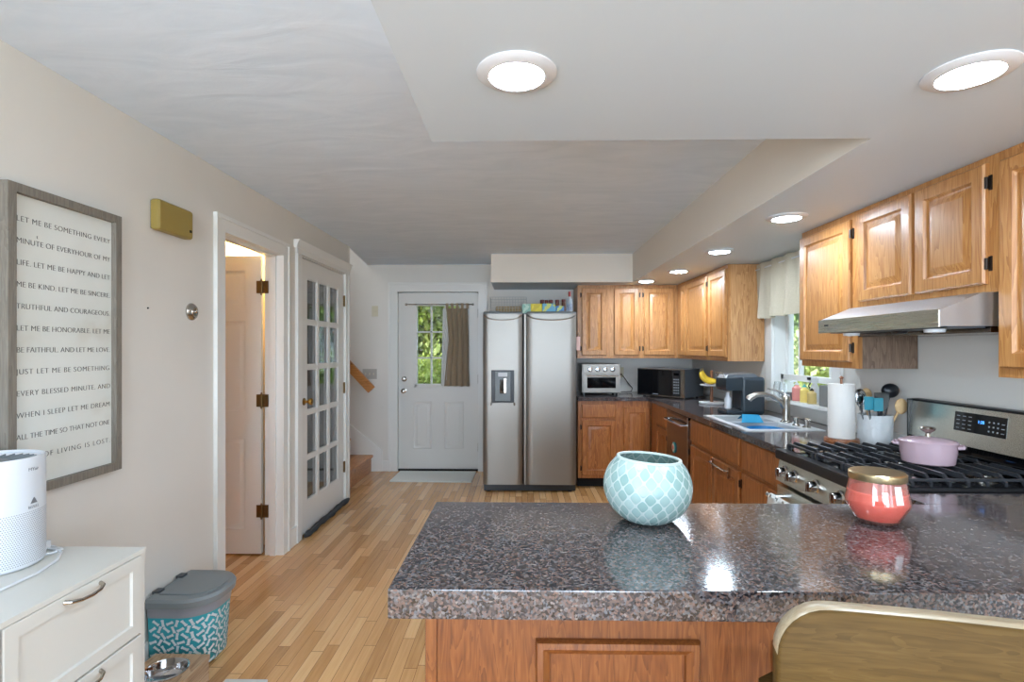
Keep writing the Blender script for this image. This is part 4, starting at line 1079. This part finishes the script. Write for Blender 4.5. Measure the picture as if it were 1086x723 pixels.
# ================================================================ ON TOP OF FRIDGE
FZ = 1.747
t = T('wire_basket', 'clear wire basket on the left top of the refrigerator', 'basket', (-.32, 5.40, FZ))
b = MB(); w, d_, h = .37, .26, .17
for z in (0.004, .06, .115, h):
    b.tube([(0, 0, z), (w, 0, z), (w, d_, z), (0, d_, z), (0, 0, z)], .003 if z == h else .002, 6)
for k in range(14): x = w*k/13; b.tube([(x, 0, h), (x, 0, .004), (x, d_, .004), (x, d_, h)], .0016, 5)
for k in range(8): y = d_*k/7; b.tube([(0, y, h), (0, y, .004), (w, y, .004), (w, y, h)], .0016, 5)
b.build('wire_frame', mat('pale_wire', srgb(190, 190, 186), .3, .5), t)
snack = mat('snack_pack', srgb(160, 140, 104), .7, noise=.4, nscale=40)
tag(MB().box(.03, .30, .05, .2, 0, .075, .02).build('snack_bag', snack, None, (-.30, 5.40, FZ+.008)), 'brown snack bags lying inside the wire basket on the refrigerator', 'bag')
def pattern(name, a, bb, sc=30):
    m, t, p = nodes(name); vo = N(t, 'ShaderNodeTexVoronoi'); vo.inputs['Scale'].default_value = sc; link(t, coords(t), vo.inputs['Vector'])
    sp = N(t, 'ShaderNodeSeparateColor'); link(t, vo.outputs['Color'], sp.inputs[0])
    r = ramp(t, sp.outputs[0], [(.5, a), (.52, bb)]); link(t, r, p.inputs['Base Color']); p.inputs['Roughness'].default_value = .5; return m
for nm, lb, x, w, h, m in (('snack_box', 'pale green box on the refrigerator, left of the yellow box', .005, .085, .095, pattern('green_box', srgb(150, 190, 170), srgb(200, 220, 200))),
                     ('snack_box', 'yellow box on top of the refrigerator', .092, .112, .098, pattern('yellow_box', srgb(226, 210, 40), srgb(206, 186, 30), 20)),
                     ('snack_box', 'blue and yellow box on the refrigerator, right of the yellow box', .208, .13, .1, pattern('blue_box', srgb(110, 170, 200), srgb(206, 210, 110), 24)),
                     ('snack_box', 'small blue box on the refrigerator, rightmost of the boxes', .34, .085, .075, pattern('blue_small_box', srgb(70, 130, 190), srgb(190, 205, 120), 30))):
    t = T(nm, lb, 'box', (x, 5.36, FZ), 0, 'food boxes on the refrigerator')
    MB().box(0, w, 0, .06, 0, h, .002).build('carton', m, t); MB().box(.004, w-.004, .004, .056, h-.001, h+.002).build('carton_flap', m, t)
dkred = mat('dark_red_lid', srgb(96, 34, 32), .4); spice = mat('spice_brown', srgb(110, 70, 50), .4)
for i, (x, h) in enumerate(((.20, .15), (.245, .148), (.29, .15), (.355, .15), (.42, .155))):
    t = T('spice_jar', ('leftmost dark-lidded jar', 'second dark-lidded jar from the left', 'middle dark-lidded jar', 'fourth dark-lidded jar from the left', 'rightmost dark-lidded jar, by the liquor bottle')[i]+' behind the boxes on the refrigerator', 'jar', (x+.01, 5.50, FZ), 0, 'lidded jars on the refrigerator')
    MB().lathe([(.02, 0), (.021, .004), (.021, h-.035), (.018, h-.028)], seg=16).build('jar_body', spice, t); MB().lathe([(.0205, h-.028), (.0205, h), (.001, h+.001)], seg=16).build('jar_lid', dkred, t)
t = T('liquor_bottle', 'clear liquor bottle with red neck at the right top of the refrigerator', 'bottle', (.484, 5.42, FZ))
MB().lathe([(.030, 0), (.032, .004), (.032, .13), (.014, .165), (.012, .18)], seg=24).build('bottle_body', mat('clear_bottle_glass', srgb(180, 188, 196), .08, spec=.8), t)
MB().lathe([(.0135, .175), (.0135, .225), (.001, .226)], seg=16).build('bottle_neck', mat('red_foil', srgb(150, 40, 36), .35), t)
MB().lathe([(.0325, .035), (.0325, .10)], seg=24, cap0=False, cap1=False).build('bottle_label', mat('label_paper', srgb(150, 160, 180), .6, noise=.4, nscale=60), t)
t = T('key_holder', 'small pink and white clip hanging beside the refrigerator top right', 'clip', (.548, 5.30, 1.47))
MB().tube([(0, 0, .04), (.012, -.005, .085), (.026, 0, .04)], .004, 6).build('clip_loop', black, t)
MB().box(-.008, .03, -.006, .004, -.09, .045, .004).build('clip_tag', mat('pink_card', srgb(214, 178, 168), .6), t)

# ================================================================ ISLAND THINGS
def mosaic():
    m, t, p = nodes('aqua_mosaic_glass')
    tc = t.nodes.new('ShaderNodeTexCoord'); sx = t.nodes.new('ShaderNodeSeparateXYZ'); link(t, tc.outputs['Object'], sx.inputs[0])
    th = math_(t, 'ARCTAN2', sx.outputs[1], sx.outputs[0])
    u = math_(t, 'MULTIPLY', th, 15/(2*PI)*PI*1.0)
    v = math_(t, 'MULTIPLY', sx.outputs[2], PI/.0205)
    u2 = math_(t, 'MULTIPLY', th, 10.0)
    g = math_(t, 'SUBTRACT', math_(t, 'COSINE', v), math_(t, 'COSINE', math_(t, 'MULTIPLY', u2, 2.0)))
    ga = math_(t, 'ABSOLUTE', g)
    cb = t.nodes.new('ShaderNodeCombineXYZ')
    a = math_(t, 'FLOOR', math_(t, 'DIVIDE', math_(t, 'ADD', v, math_(t, 'MULTIPLY', u2, 2.0)), 2*PI)); bb = math_(t, 'FLOOR', math_(t, 'DIVIDE', math_(t, 'SUBTRACT', v, math_(t, 'MULTIPLY', u2, 2.0)), 2*PI))
    link(t, a, cb.inputs[0]); link(t, bb, cb.inputs[1])
    wn = N(t, 'ShaderNodeTexWhiteNoise', noise_dimensions='2D'); link(t, cb.outputs[0], wn.inputs['Vector'])
    tile = ramp(t, wn.outputs[0], [(0, srgb(126, 152, 146)), (.6, srgb(144, 166, 161)), (1, srgb(158, 176, 171))])
    k = ramp(t, ga, [(.22, (0, 0, 0, 1)), (.34, (1, 1, 1, 1))])
    mx = N(t, 'ShaderNodeMix', data_type='RGBA'); link(t, k, mx.inputs[0]); mx.inputs[6].default_value = srgb(170, 180, 175); link(t, tile, mx.inputs[7]); link(t, mx.outputs[2], p.inputs['Base Color'])
    link(t, math_(t, 'SUBTRACT', .62, math_(t, 'MULTIPLY', k, .35)), p.inputs['Roughness']); p.inputs['Coat Weight'].default_value = .0
    bump(t, p, k, .35, .004)
    return m
t = T('candle_holder', 'aqua mosaic globe candle holder on the peninsula granite', 'candle holder', (.345, 1.50, .915)); t.rotation_euler = (0, R(3.5), 0); t.location.z = .919
b = MB(); prof = []
Rg = .121
for k in range(29):
    a = -PI/2+.52+k/28*(PI-.52-.79); prof.append((Rg*math.cos(a), .096+.107*math.sin(a)))
zb = prof[0][1]; prof = [(r, z-zb) for r, z in prof]
inner = [(r-.004, z) for r, z in reversed(prof)]
b.lathe([(0.001, .0)]+prof+inner+[(.001, .006)], seg=64, cap0=False, cap1=False)
gl = b.build('globe_shell', mosaic(), t)
rt = prof[-1]
MB().lathe([(rt[0]-.006, rt[1]-.001), (rt[0]-.005, rt[1]+.004), (rt[0]+.002, rt[1]+.004), (rt[0]+.003, rt[1]-.002)], seg=64, cap0=False, cap1=False).build('rim', mat('pale_grout', srgb(176, 188, 182), .5), t)

t = T('candle_jar', 'coral pink glass candle jar with gold lid on the peninsula', 'candle', (.985, 1.50, .915)); t.scale = (.9, .9, 1)
coral = mat('coral_wax', srgb(244, 150, 134), .5)
coralg = mat('coral_tinted_glass', srgb(255, 180, 162), .03, trans=.85, coat=.6)
MB().lathe([(.046, 0), (.052, .002), (.060, .010), (.086, .052), (.086, .062), (.074, .118), (.072, .124), (.069, .122), (.083, .060), (.083, .052), (.056, .012), (.001, .010)], seg=56, cap1=False).build('jar_glass', coralg, t)
MB().lathe([(.054, .013), (.081, .053), (.081, .062), (.077, .088), (.001, .088)], seg=56).build('candle_wax', coral, t)
MB().lathe([(.076, .118), (.077, .120), (.077, .136), (.073, .139), (.001, .139)], seg=56).build('jar_lid', gold, t)
b = MB(); n = 6; P0 = []
for z, rr in ((.066, .0862), (.112, .0766)):
    P0.append([((rr)*math.cos(R(a)), (rr)*math.sin(R(a)), z) for a in [-90+i*2.6 for i in range(7)]]+[((rr-.001)*math.cos(R(a)), (rr-.001)*math.sin(R(a)), z) for a in [-90+i*2.6 for i in range(6, -1, -1)]])
b.loft(P0); b.build('price_sticker', mat('white_sticker', srgb(226, 214, 212), .4), t)

# bar stool (curved wooden back in the foreground)
t = T('bar_stool', 'wooden bar stool with rounded back rest in the right foreground', 'stool', (.628, .80, -.008), R(-13)); t.location.z = -.006; t['label'] = 'wooden bar stool with rounded back rest in the right foreground'
def back_board(shrink, thick, y_off):
    b = MB(); secs = []
    n = 40
    hw, hz0, hz1 = .235, .80, 1.002
    pts = []
    rad = .075
    for cx, cz, a0 in ((hw-rad, hz1-rad, 0), (-hw+rad, hz1-rad, 90), (-hw+.05, hz0+.05, 180), (hw-.05, hz0+.05, 270)):
        rr = rad if a0 < 180 else .05
        for k in range(9):
            a = R(a0+k*90/8); pts.append((cx+(rr-shrink)*math.cos(a), cz+(rr-shrink)*math.sin(a)))
    # densify top and bottom
    dense = []
    for i, p in enumerate(pts):
        q = pts[(i+1) % len(pts)]; m_ = max(1, int(math.dist(p, q)/.03))
        for k in range(m_): dense.append((p[0]+(q[0]-p[0])*k/m_, p[1]+(q[1]-p[1])*k/m_))
    crv = lambda x, o: (x, .25*x*x*-1+o, 0)
    return dense
pts = back_board(0, .03, 0)
def brd(b, pts, ya, yb, ins0=0):
    f = lambda x: -.22*x*x*1.0
    cx0 = 0; cz0 = .9
    ring = lambda y, s: [(x*(1-s*.02), y+f(x), cz0+(z-cz0)*(1-s*.05)) for x, z in pts]
    b.loft([ring(ya, 1), ring(ya+.004, 0), ring(yb-.004, 0), ring(yb, 1)])
b = MB(); brd(b, pts, -.014, .026); sbk = b.build('back_rest', [chairwood, chairedge], t, sharp=60)
for p in sbk.data.polygons:
    if abs(p.normal.y) < .5 and p.center.z > .92: p.material_index = 1
for x in (-.15, .15): MB().tube([(x, .02-.22*x*x+.004, .90), (x, .03, .80), (x, .06, .66)], [.011, .012, .012], 10).build('back_post', chairedge, t)
b = MB(); b.prism([(-.19, .03), (.19, .03), (.20, .12), (.19, .36), (.15, .40), (-.15, .40), (-.19, .36), (-.20, .12)], .63, .67); b.build('seat', chairwood, t)
for sx_ in (-1, 1):
    for sy_, y in ((-1, .06), (1, .36)):
        MB().tube([(sx_*.16, y, .632), (sx_*.20, y+sy_*.04, .0)], [.018, .014], 10).build('leg', chairedge, t)
for z, k in ((.22, .6),): MB().tube([(-.185, .385, z), (.185, .385, z)], .010, 8).tube([(-.185, .035, z+.05), (.185, .035, z+.05)], .010, 8).build('foot_rail', chairedge, t)

# ================================================================ LEFT SIDE
# white cabinet
t = T('drawer_cabinet', 'white drawer cabinet against the left wall in the foreground', 'cabinet', (-1.168, 1.637, 0), PI/2)
# local: x -> +Y(world) reversed ; face -y -> +X world
CW = 1.30; CD = .433
MB().box(-CW, -.012, .012, CD, .0, .765).build('cabinet_body', cabinet_white, t)
MB().box(-CW, 0, -.006, CD, .765, .78, .002).build('cabinet_top', cabinet_white, t)
MB().box(-.020, 0, 0.0, CD, 0, .765).build('end_panel', cabinet_white, t)
for z0, z1 in ((.527, .763), (.285, .521), (.043, .279)):
    for x0, x1 in ((-.458, -.022), (-.90, -.464)):
        dr = MB().panel(x0, x1, z0, z1, [(0, -.004), (.002, -.006), (.036, -.006), (.039, .001), (.04, .001)], back=.012).build('drawer_front', cabinet_white, t)
        xm = (x0+x1)/2
        MB().tube([(xm-.058, -.006, z1-.015), (xm-.052, -.020, z1-.017), (xm-.03, -.030, z1-.020), (xm, -.033, z1-.021), (xm+.03, -.030, z1-.020), (xm+.052, -.020, z1-.017), (xm+.058, -.006, z1-.015)], [.006, .005, .0045, .0045, .0045, .005, .006], 10).build('handle', nickel, dr)

# air purifier
def perf_mat():
    m, t, p = nodes('perforated_white_plastic')
    tc = t.nodes.new('ShaderNodeTexCoord'); sx = t.nodes.new('ShaderNodeSeparateXYZ'); link(t, tc.outputs['Object'], sx.inputs[0])
    th = math_(t, 'MULTIPLY', math_(t, 'ARCTAN2', sx.outputs[1], sx.outputs[0]), .120/.0056)
    z = math_(t, 'DIVIDE', sx.outputs[2], .0056)
    zo = math_(t, 'MULTIPLY', math_(t, 'MODULO', math_(t, 'FLOOR', z), 2.0), .5)
    fu = math_(t, 'SUBTRACT', math_(t, 'FRACT', math_(t, 'ADD', math_(t, 'ADD', th, zo), 200.0)), .5); fv = math_(t, 'SUBTRACT', math_(t, 'FRACT', z), .5)
    d = math_(t, 'SQRT', math_(t, 'ADD', math_(t, 'MULTIPLY', fu, fu), math_(t, 'MULTIPLY', fv, fv)))
    hole = math_(t, 'LESS_THAN', d, .27)
    inb = math_(t, 'MULTIPLY', math_(t, 'LESS_THAN', sx.outputs[2], .155), math_(t, 'GREATER_THAN', sx.outputs[2], .012))
    k = math_(t, 'MULTIPLY', hole, inb)
    mx = N(t, 'ShaderNodeMix', data_type='RGBA'); link(t, k, mx.inputs[0]); mx.inputs[6].default_value = srgb(208, 211, 215); mx.inputs[7].default_value = srgb(120, 122, 126)
    link(t, mx.outputs[2], p.inputs['Base Color']); p.inputs['Roughness'].default_value = .35; return m
t = T('air_purifier', 'white cylindrical air purifier standing on the white cabinet', 'air purifier', (-1.497, 1.48, .782))
MB().lathe([(.115, 0), (.120, .006), (.120, .300), (.118, .306), (.113, .306), (.111, .300), (.09, .285), (.001, .282)], seg=72).build('housing', perf_mat(), t)
b = MB()
for k in range(28):
    a = k*2*PI/28
    b.loft([[(.04*math.cos(a+.3)+dx, .04*math.sin(a+.3), .286+dz) for dx, dz in ((-.001, 0), (.001, 0), (.001, .006), (-.001, .006))], [(.099*math.cos(a)+dx, .099*math.sin(a), .290+dz) for dx, dz in ((-.001, 0), (.001, 0), (.001, .008), (-.001, .008))]])
b.lathe([(.042, .284), (.042, .294), (.001, .295)], seg=24); b.build('outlet_grille', grey_pl, t)
MB().lathe([(.110, .2995), (.100, .286)], seg=60, cap0=False, cap1=False).build('blue_inner_ring', mat('pale_blue_plastic', srgb(150, 180, 206), .4), t)
def on_cyl(o, r, z, ang):
    """wrap a flat mark round the upright cylinder (x -> arc)"""
    me = o.data
    for v in me.vertices:
        a = ang+v.co.x/r; rr = r+.0003+v.co.z
        v.co = Vector((rr*math.cos(a), rr*math.sin(a), z+v.co.y))
    o.location = (0, 0, 0); o.rotation_euler = (0, 0, 0)
ink = mat('grey_ink', srgb(110, 112, 116), .5)
ang = R(3)
o = text('logo_wordmark', 'BISSELL', .011, ink, t, (0, 0, 0), (0, 0, 0), align='CENTER'); on_cyl(o, .120, .163, ang)
b = MB(); b.prism([(-.011, .0), (.011, .0), (.003, .014), (0, .017), (-.004, .012)], 0, .0006); o = b.build('logo_mark', ink, t); on_cyl(o, .120, .176, ang)
o = text('script_wordmark', 'MYair', .014, ink, t, (0, 0, 0), (0, 0, 0), align='CENTER'); on_cyl(o, .120, .268, ang)
# cords
t = T('white_power_cord', 'white cord and plug lying on the white cabinet by the air purifier', 'cord', (-1.40, 1.55, .780))
MB().tube([(-.05, -.02, .004), (.0, .02, .004), (.0, .055, .003), (-.05, .075, .004), (-.12, .07, .012), (-.16, .065, .05), (-.20, .06, .04)], .004, 8).tube([(.06, -.38, .004), (.085, -.24, .004), (.085, -.12, .004), (.06, -.03, .004), (.02, .03, .004), (-.02, .05, .004), (-.06, .06, .006)], .0035, 8).build('cord', white_pl, t)
MB().box(-.085, -.045, .035, .07, 0, .028, .006).tube([(-.065, .035, .016), (-.065, .02, .016)], .007, 8).build('plug', white_pl, t)
# extension: picture
t = T('framed_sign', 'large framed quote sign in grey wood hanging on the left wall', 'sign', (XL, 1.625, .917), PI/2)
# local x -> +Y world, local -y -> +X world
FWd, FH = .472, 1.0
b = MB(); fb = .03
for x0, x1, z0, z1 in ((0, fb, 0, FH), (FWd-fb, FWd, 0, FH), (fb, FWd-fb, 0, fb), (fb, FWd-fb, FH-fb, FH)): b.box(x0, x1, -.034, -.001, z0, z1, .002)
b.build('frame', greywood, t)
pm, tt, pp = nodes('aged_sign_board')
n1 = N(tt, 'ShaderNodeTexNoise'); n1.inputs['Scale'].default_value = 3; n1.inputs['Detail'].default_value = 8; link(tt, coords(tt), n1.inputs['Vector'])
link(tt, ramp(tt, n1.outputs[0], [(.30, srgb(196, 192, 178)), (.45, srgb(212, 213, 205)), (.7, srgb(220, 221, 215))]), pp.inputs['Base Color']); pp.inputs['Roughness'].default_value = .7
MB().box(fb-.002, FWd-fb+.002, -.014, -.002, fb-.002, FH-fb+.002).build('sign_board', pm, t)
ink2 = mat('faded_black_ink', srgb(92, 90, 86), .8)
lines = ['LET ME BE SOMETHING EVERY', 'MINUTE OF EVERYHOUR OF MY', 'LIFE. LET ME BE HAPPY AND LET', 'ME BE KIND. LET ME BE SINCERE.', 'TRUTHFUL AND COURAGEOUS.', 'LET ME BE HONORABLE. LET ME', 'BE FAITHFUL. AND LET ME LOVE.', 'JUST LET ME BE SOMETHING', 'EVERY BLESSED MINUTE. AND', 'WHEN I SLEEP LET ME DREAM', 'ALL THE TIME SO THAT NOT ONE', 'PIECE OF LIVING IS LOST.']
for i, ln in enumerate(lines):
    z = 1.802-.917-i*.0702
    text('sign_text', ln, .026, ink2, t, (.047, -.0146, z), (R(90), 0, 0), width=.384)
text('sign_text', 't', .018, ink2, t, (.118, -.0146, 1.802-.917-.0702+.026), (R(90), 0, R(0)))

# chime box
t = T('door_chime', 'gold-coloured door chime box high on the left wall', 'door chime', (XL, 2.30, 1.915), PI/2)
gp = mat('olive_gold_plastic', srgb(150, 130, 64), .45)
b = MB(); b.box(0, .245, -.045, 0, 0, .135, .016, 3); b.build('chime_cover', gp, t)
MB().box(.008, .237, -.004, .0, .006, .129).build('back_plate', grey_dk, t)
MB().box(.212, .228, -.047, -.044, .03, .042, .001).build('badge', darkgap, t)
t = T('door_stop', 'round brushed metal wall knob plate beside the bathroom door casing', 'knob', (XL, 2.595, 1.575))
MB().lathe([(.042, 0), (.042, .006), (.036, .014), (.024, .018), (.022, .022), (.016, .022), (.014, .018), (.001, .018)], axis=0, seg=32).build('knob_plate', nickel, t)
MB().lathe([(.008, .018), (.008, .03), (.001, .031)], axis=0, seg=16).build('key_button', chrome, t)
tag(MB().lathe([(.004, 0), (.004, .004), (.001, .005)], axis=0, seg=10).build('screw_hole', darkgap, None, (XL-.0005, 2.29, 1.57)), 'small dark screw hole in the left wall below the door chime', 'nail')  # dark stud standing in for a screw hole

# pet food bin: flat back to wall, D-shaped front
t = T('pet_food_bin', 'grey-lidded food bin with teal bone pattern on the floor by the wall', 'bin', (XL+.02, 2.405, 0)); t.scale = (1, 1, .94)
def dshape(x1, hw, n=14, r=.12, grow=0):
    pts = [(-grow, -hw-grow), (x1-r, -hw-grow)]
    for k in range(1, n): a = -PI/2+k/n*PI/2; pts.append((x1-r+(r+grow)*math.cos(a), -hw+r+(r+grow)*math.sin(a)))
    pts.append((x1+grow, -hw+r))
    pts.append((x1+grow, hw-r))
    for k in range(1, n): a = k/n*PI/2; pts.append((x1-r+(r+grow)*math.cos(a), hw-r+(r+grow)*math.sin(a)))
    pts += [(x1-r, hw+grow), (-grow, hw+grow)]
    return pts
bx1, bhw = .25, .142
b = MB()
base = dshape(bx1-.02, bhw-.012, r=.10); top = dshape(bx1, bhw, r=.12)
b.mi = 0; b.loft([[(x, y, .0) for x, y in dshape(bx1-.035, bhw-.025, r=.09)], [(x, y, .012) for x, y in base], [(x, y, .255) for x, y in top]], cap1=True)
teal_b = mat('teal_bin_print', srgb(64, 160, 172), .4)
white_ink = mat('white_bone_print', srgb(205, 214, 216), .4); dk_ink = mat('dark_bone_edge', srgb(48, 80, 100), .5)
# bones on the -y side and round the +x front
def surf(s, z):
    """arc length s along the outline starting at the wall corner of the -y side"""
    k = z/.255; pts = [(a[0]*(1-k)+c[0]*k, a[1]*(1-k)+c[1]*k) for a, c in zip(base, top)]
    acc = 0
    for p, q in zip(pts, pts[1:]):
        L_ = math.dist(p, q)
        if acc+L_ >= s or q == pts[-1]:
            u = (s-acc)/L_ if L_ else 0; tx, ty = (q[0]-p[0])/L_, (q[1]-p[1])/L_
            return Vector((p[0]+(q[0]-p[0])*u, p[1]+(q[1]-p[1])*u, z)), Vector((ty, -tx, 0))
        acc += L_
rng = random.Random(3)
bone = []
for k in range(8): a = R(-140+k*40) ; 
def bone_poly(sc):
    pts = []
    for sg in (1, -1):
        for yy in (-1, 1):
            cx_, cy_ = sg*.8*sc, yy*sg*.22*sc
            for k in range(5):
                a = R(-120+k*60) if yy == -1 else R(-120+k*60)
                ang_ = (a if sg == 1 else a+PI) + (-.6 if yy == -1 else .6)
                pts.append((cx_+.24*sc*math.cos(ang_), cy_+.24*sc*math.sin(ang_)))
    return pts
def simple_bone(sc):
    r = .26*sc; pts = []
    seq = [(.8, -.22, -150, 20), (.8, .22, -20, 150), (-.8, .22, 30, 200), (-.8, -.22, 160, 330)]
    for cx_, cy_, a0, a1 in seq:
        for k in range(6): a = R(a0+(a1-a0)*k/5); pts.append((cx_*sc+r*math.cos(a), cy_*sc+r*math.sin(a)))
    return pts
for iz in range(8):
    for is_ in range(16):
        s0 = .020+is_*.030+(.015 if iz % 2 else 0); z0 = .022+iz*.030; ang_ = R((25, 70, -40, 110)[(is_+iz*2) % 4]+rng.uniform(-12, 12))
        for mi, sc, off, dz in ((2, .0155, .0006, -.0024), (1, .0155, .0012, 0)) if (is_+iz) % 2 else ((1, .0155, .0012, 0),):
            b.mi = mi; vs = []
            for px_, py_ in simple_bone(sc):
                x_ = px_*math.cos(ang_)-py_*math.sin(ang_); y_ = px_*math.sin(ang_)+py_*math.cos(ang_)
                zz_ = min(.252, max(.014, z0+y_+dz)); P_, nn = surf(max(.002, s0+x_), zz_); vs.append(b.bm.verts.new(P_+nn*off))
            f = b.bm.faces.new(vs); f.material_index = mi
b.mi = 0
me_b = b.build('bin_body', [teal_b, white_ink, dk_ink], t, sharp=50)
b = MB(); b.loft([[(x, y, .256) for x, y in dshape(bx1+.002, bhw+.002, r=.12)], [(x, y, .312) for x, y in dshape(bx1+.008, bhw+.008, r=.12)]]); b.build('clear_collar', mat('cloudy_plastic', srgb(140, 142, 148), .3), t)
b = MB(); b.loft([[(x, y, .305) for x, y in dshape(bx1+.02, bhw+.018, r=.13)], [(x, y, .332) for x, y in dshape(bx1+.022, bhw+.020, r=.13)], [(x, y, .345) for x, y in dshape(bx1+.016, bhw+.014, r=.13)], [(x, y, .347) for x, y in dshape(bx1-.01, bhw-.012, r=.11)]]); 
lid = b.build('bin_lid', grey_pl, t, sharp=25)
b = MB(); n_ = dshape(bx1-.03, bhw-.03, r=.10); n2_ = dshape(bx1-.034, bhw-.034, r=.10)
b.loft([[(x+.03, y, .347) for x, y in n_], [(x+.03, y, .352) for x, y in n_], [(x+.03, y, .352) for x, y in n2_]]); b.build('lid_flap', grey_pl, lid, sharp=25)
for y in (-.08, .08): MB().box(-.012, .02, y-.02, y+.02, .335, .356, .004).build('lid_hinge', grey_dk, lid)

# pet bowl stand
t = T('pet_bowl_stand', 'rough wooden pet bowl stand with letters, cut off at photo bottom', 'pet feeder', (-1.43, 2.075, 0), R(0))
b = MB(); 
outer = [(-.175, -.33), (.175, -.33), (.175, .16), (-.175, .16)]
import itertools
segs = 40
def ring_sq(hx0, hx1, hy0, hy1, cx_, cy_, n):
    r = []
    for k in range(n):
        a = 2*PI*k/n; c_, s_ = math.cos(a), math.sin(a)
        tx = (hx1-cx_)/c_ if c_ > 1e-6 else (hx0-cx_)/c_ if c_ < -1e-6 else 1e9
        ty = (hy1-cy_)/s_ if s_ > 1e-6 else (hy0-cy_)/s_ if s_ < -1e-6 else 1e9
        m_ = min(tx, ty); r.append((cx_+c_*m_, cy_+s_*m_))
    return r
for (hy0, hy1, cy_) in ((-.085, .16, .045), (-.33, -.085, -.20)):
    o_r = ring_sq(-.12, .12, hy0, hy1, 0, cy_, segs); i_r = [(.078*math.cos(2*PI*k/segs), cy_+.078*math.sin(2*PI*k/segs)) for k in range(segs)]
    b.loft([[(x, y, .085) for x, y in i_r], [(x, y, .085) for x, y in o_r], [(x, y, .105) for x, y in o_r], [(x, y, .105) for x, y in i_r], [(x, y, .085) for x, y in i_r]], cap0=False, cap1=False)
b.build('stand_top', plankwood, t)
MB().box(.098, .116, -.32, .15, 0, .084).box(-.116, -.098, -.32, .15, 0, .084).build('side_board', plankwood, t)
MB().box(-.098, .098, .135, .15, 0, .084).box(-.098, .098, -.32, -.305, 0, .084).build('end_board', cabinet_white, t)
for cy_, lb in ((.045, 'steel pet bowl set in the wooden stand, nearest the food bin'), (-.20, 'steel pet bowl set in the wooden stand, farther from the food bin')):
    o = MB().lathe([(.084, .106), (.086, .108), (.080, .111), (.076, .105), (.066, .07), (.05, .058), (.001, .056), (.001, .054), (.052, .056), (.070, .07), (.077, .100)], seg=40, cap0=False, cap1=False).build('pet_bowl', chrome, None, (-1.43, 2.075+cy_, 0)); tag(o, lb, 'bowl')
o = MB().box(-.05, .13, -.10, .10, 0, .012, .005).build('pet_mat', mat('white_terry', srgb(205, 203, 198), .95, bmp=.8, bscale=200), None, (-1.19, 2.12, 0)); tag(o, 'pale fluffy mat on the floor right of the pet bowl stand', 'mat')

# draft stopper
t = T('draft_stopper', 'dark grey draft stopper roll along the foot of the French door', 'draft stopper', (XL+.04, 3.88, 0), 0)
P = [(.005*math.sin(i*.9), i*.965/16, .027+.001*math.sin(i*2)) for i in range(17)]
MB().tube(P, [.022+.004*math.sin(i*2.3) if 0 < i < 16 else .012 for i in range(17)], 14).build('fabric_roll', mat('charcoal_cloth', srgb(58, 60, 62), .9, bmp=.5, bscale=100), t)
t = T('broom', 'pale broom handle leaning in the dark closet behind the French door', 'broom', (-2.0, 4.60, 0))
MB().tube([(0, 0, .22), (-.1, .3, 1.5)], .012, 8).build('broom_handle', white_pl, t)
MB().box(-.10, .10, -.02, .02, .02, .22, .01).build('broom_head', grey_pl, t)
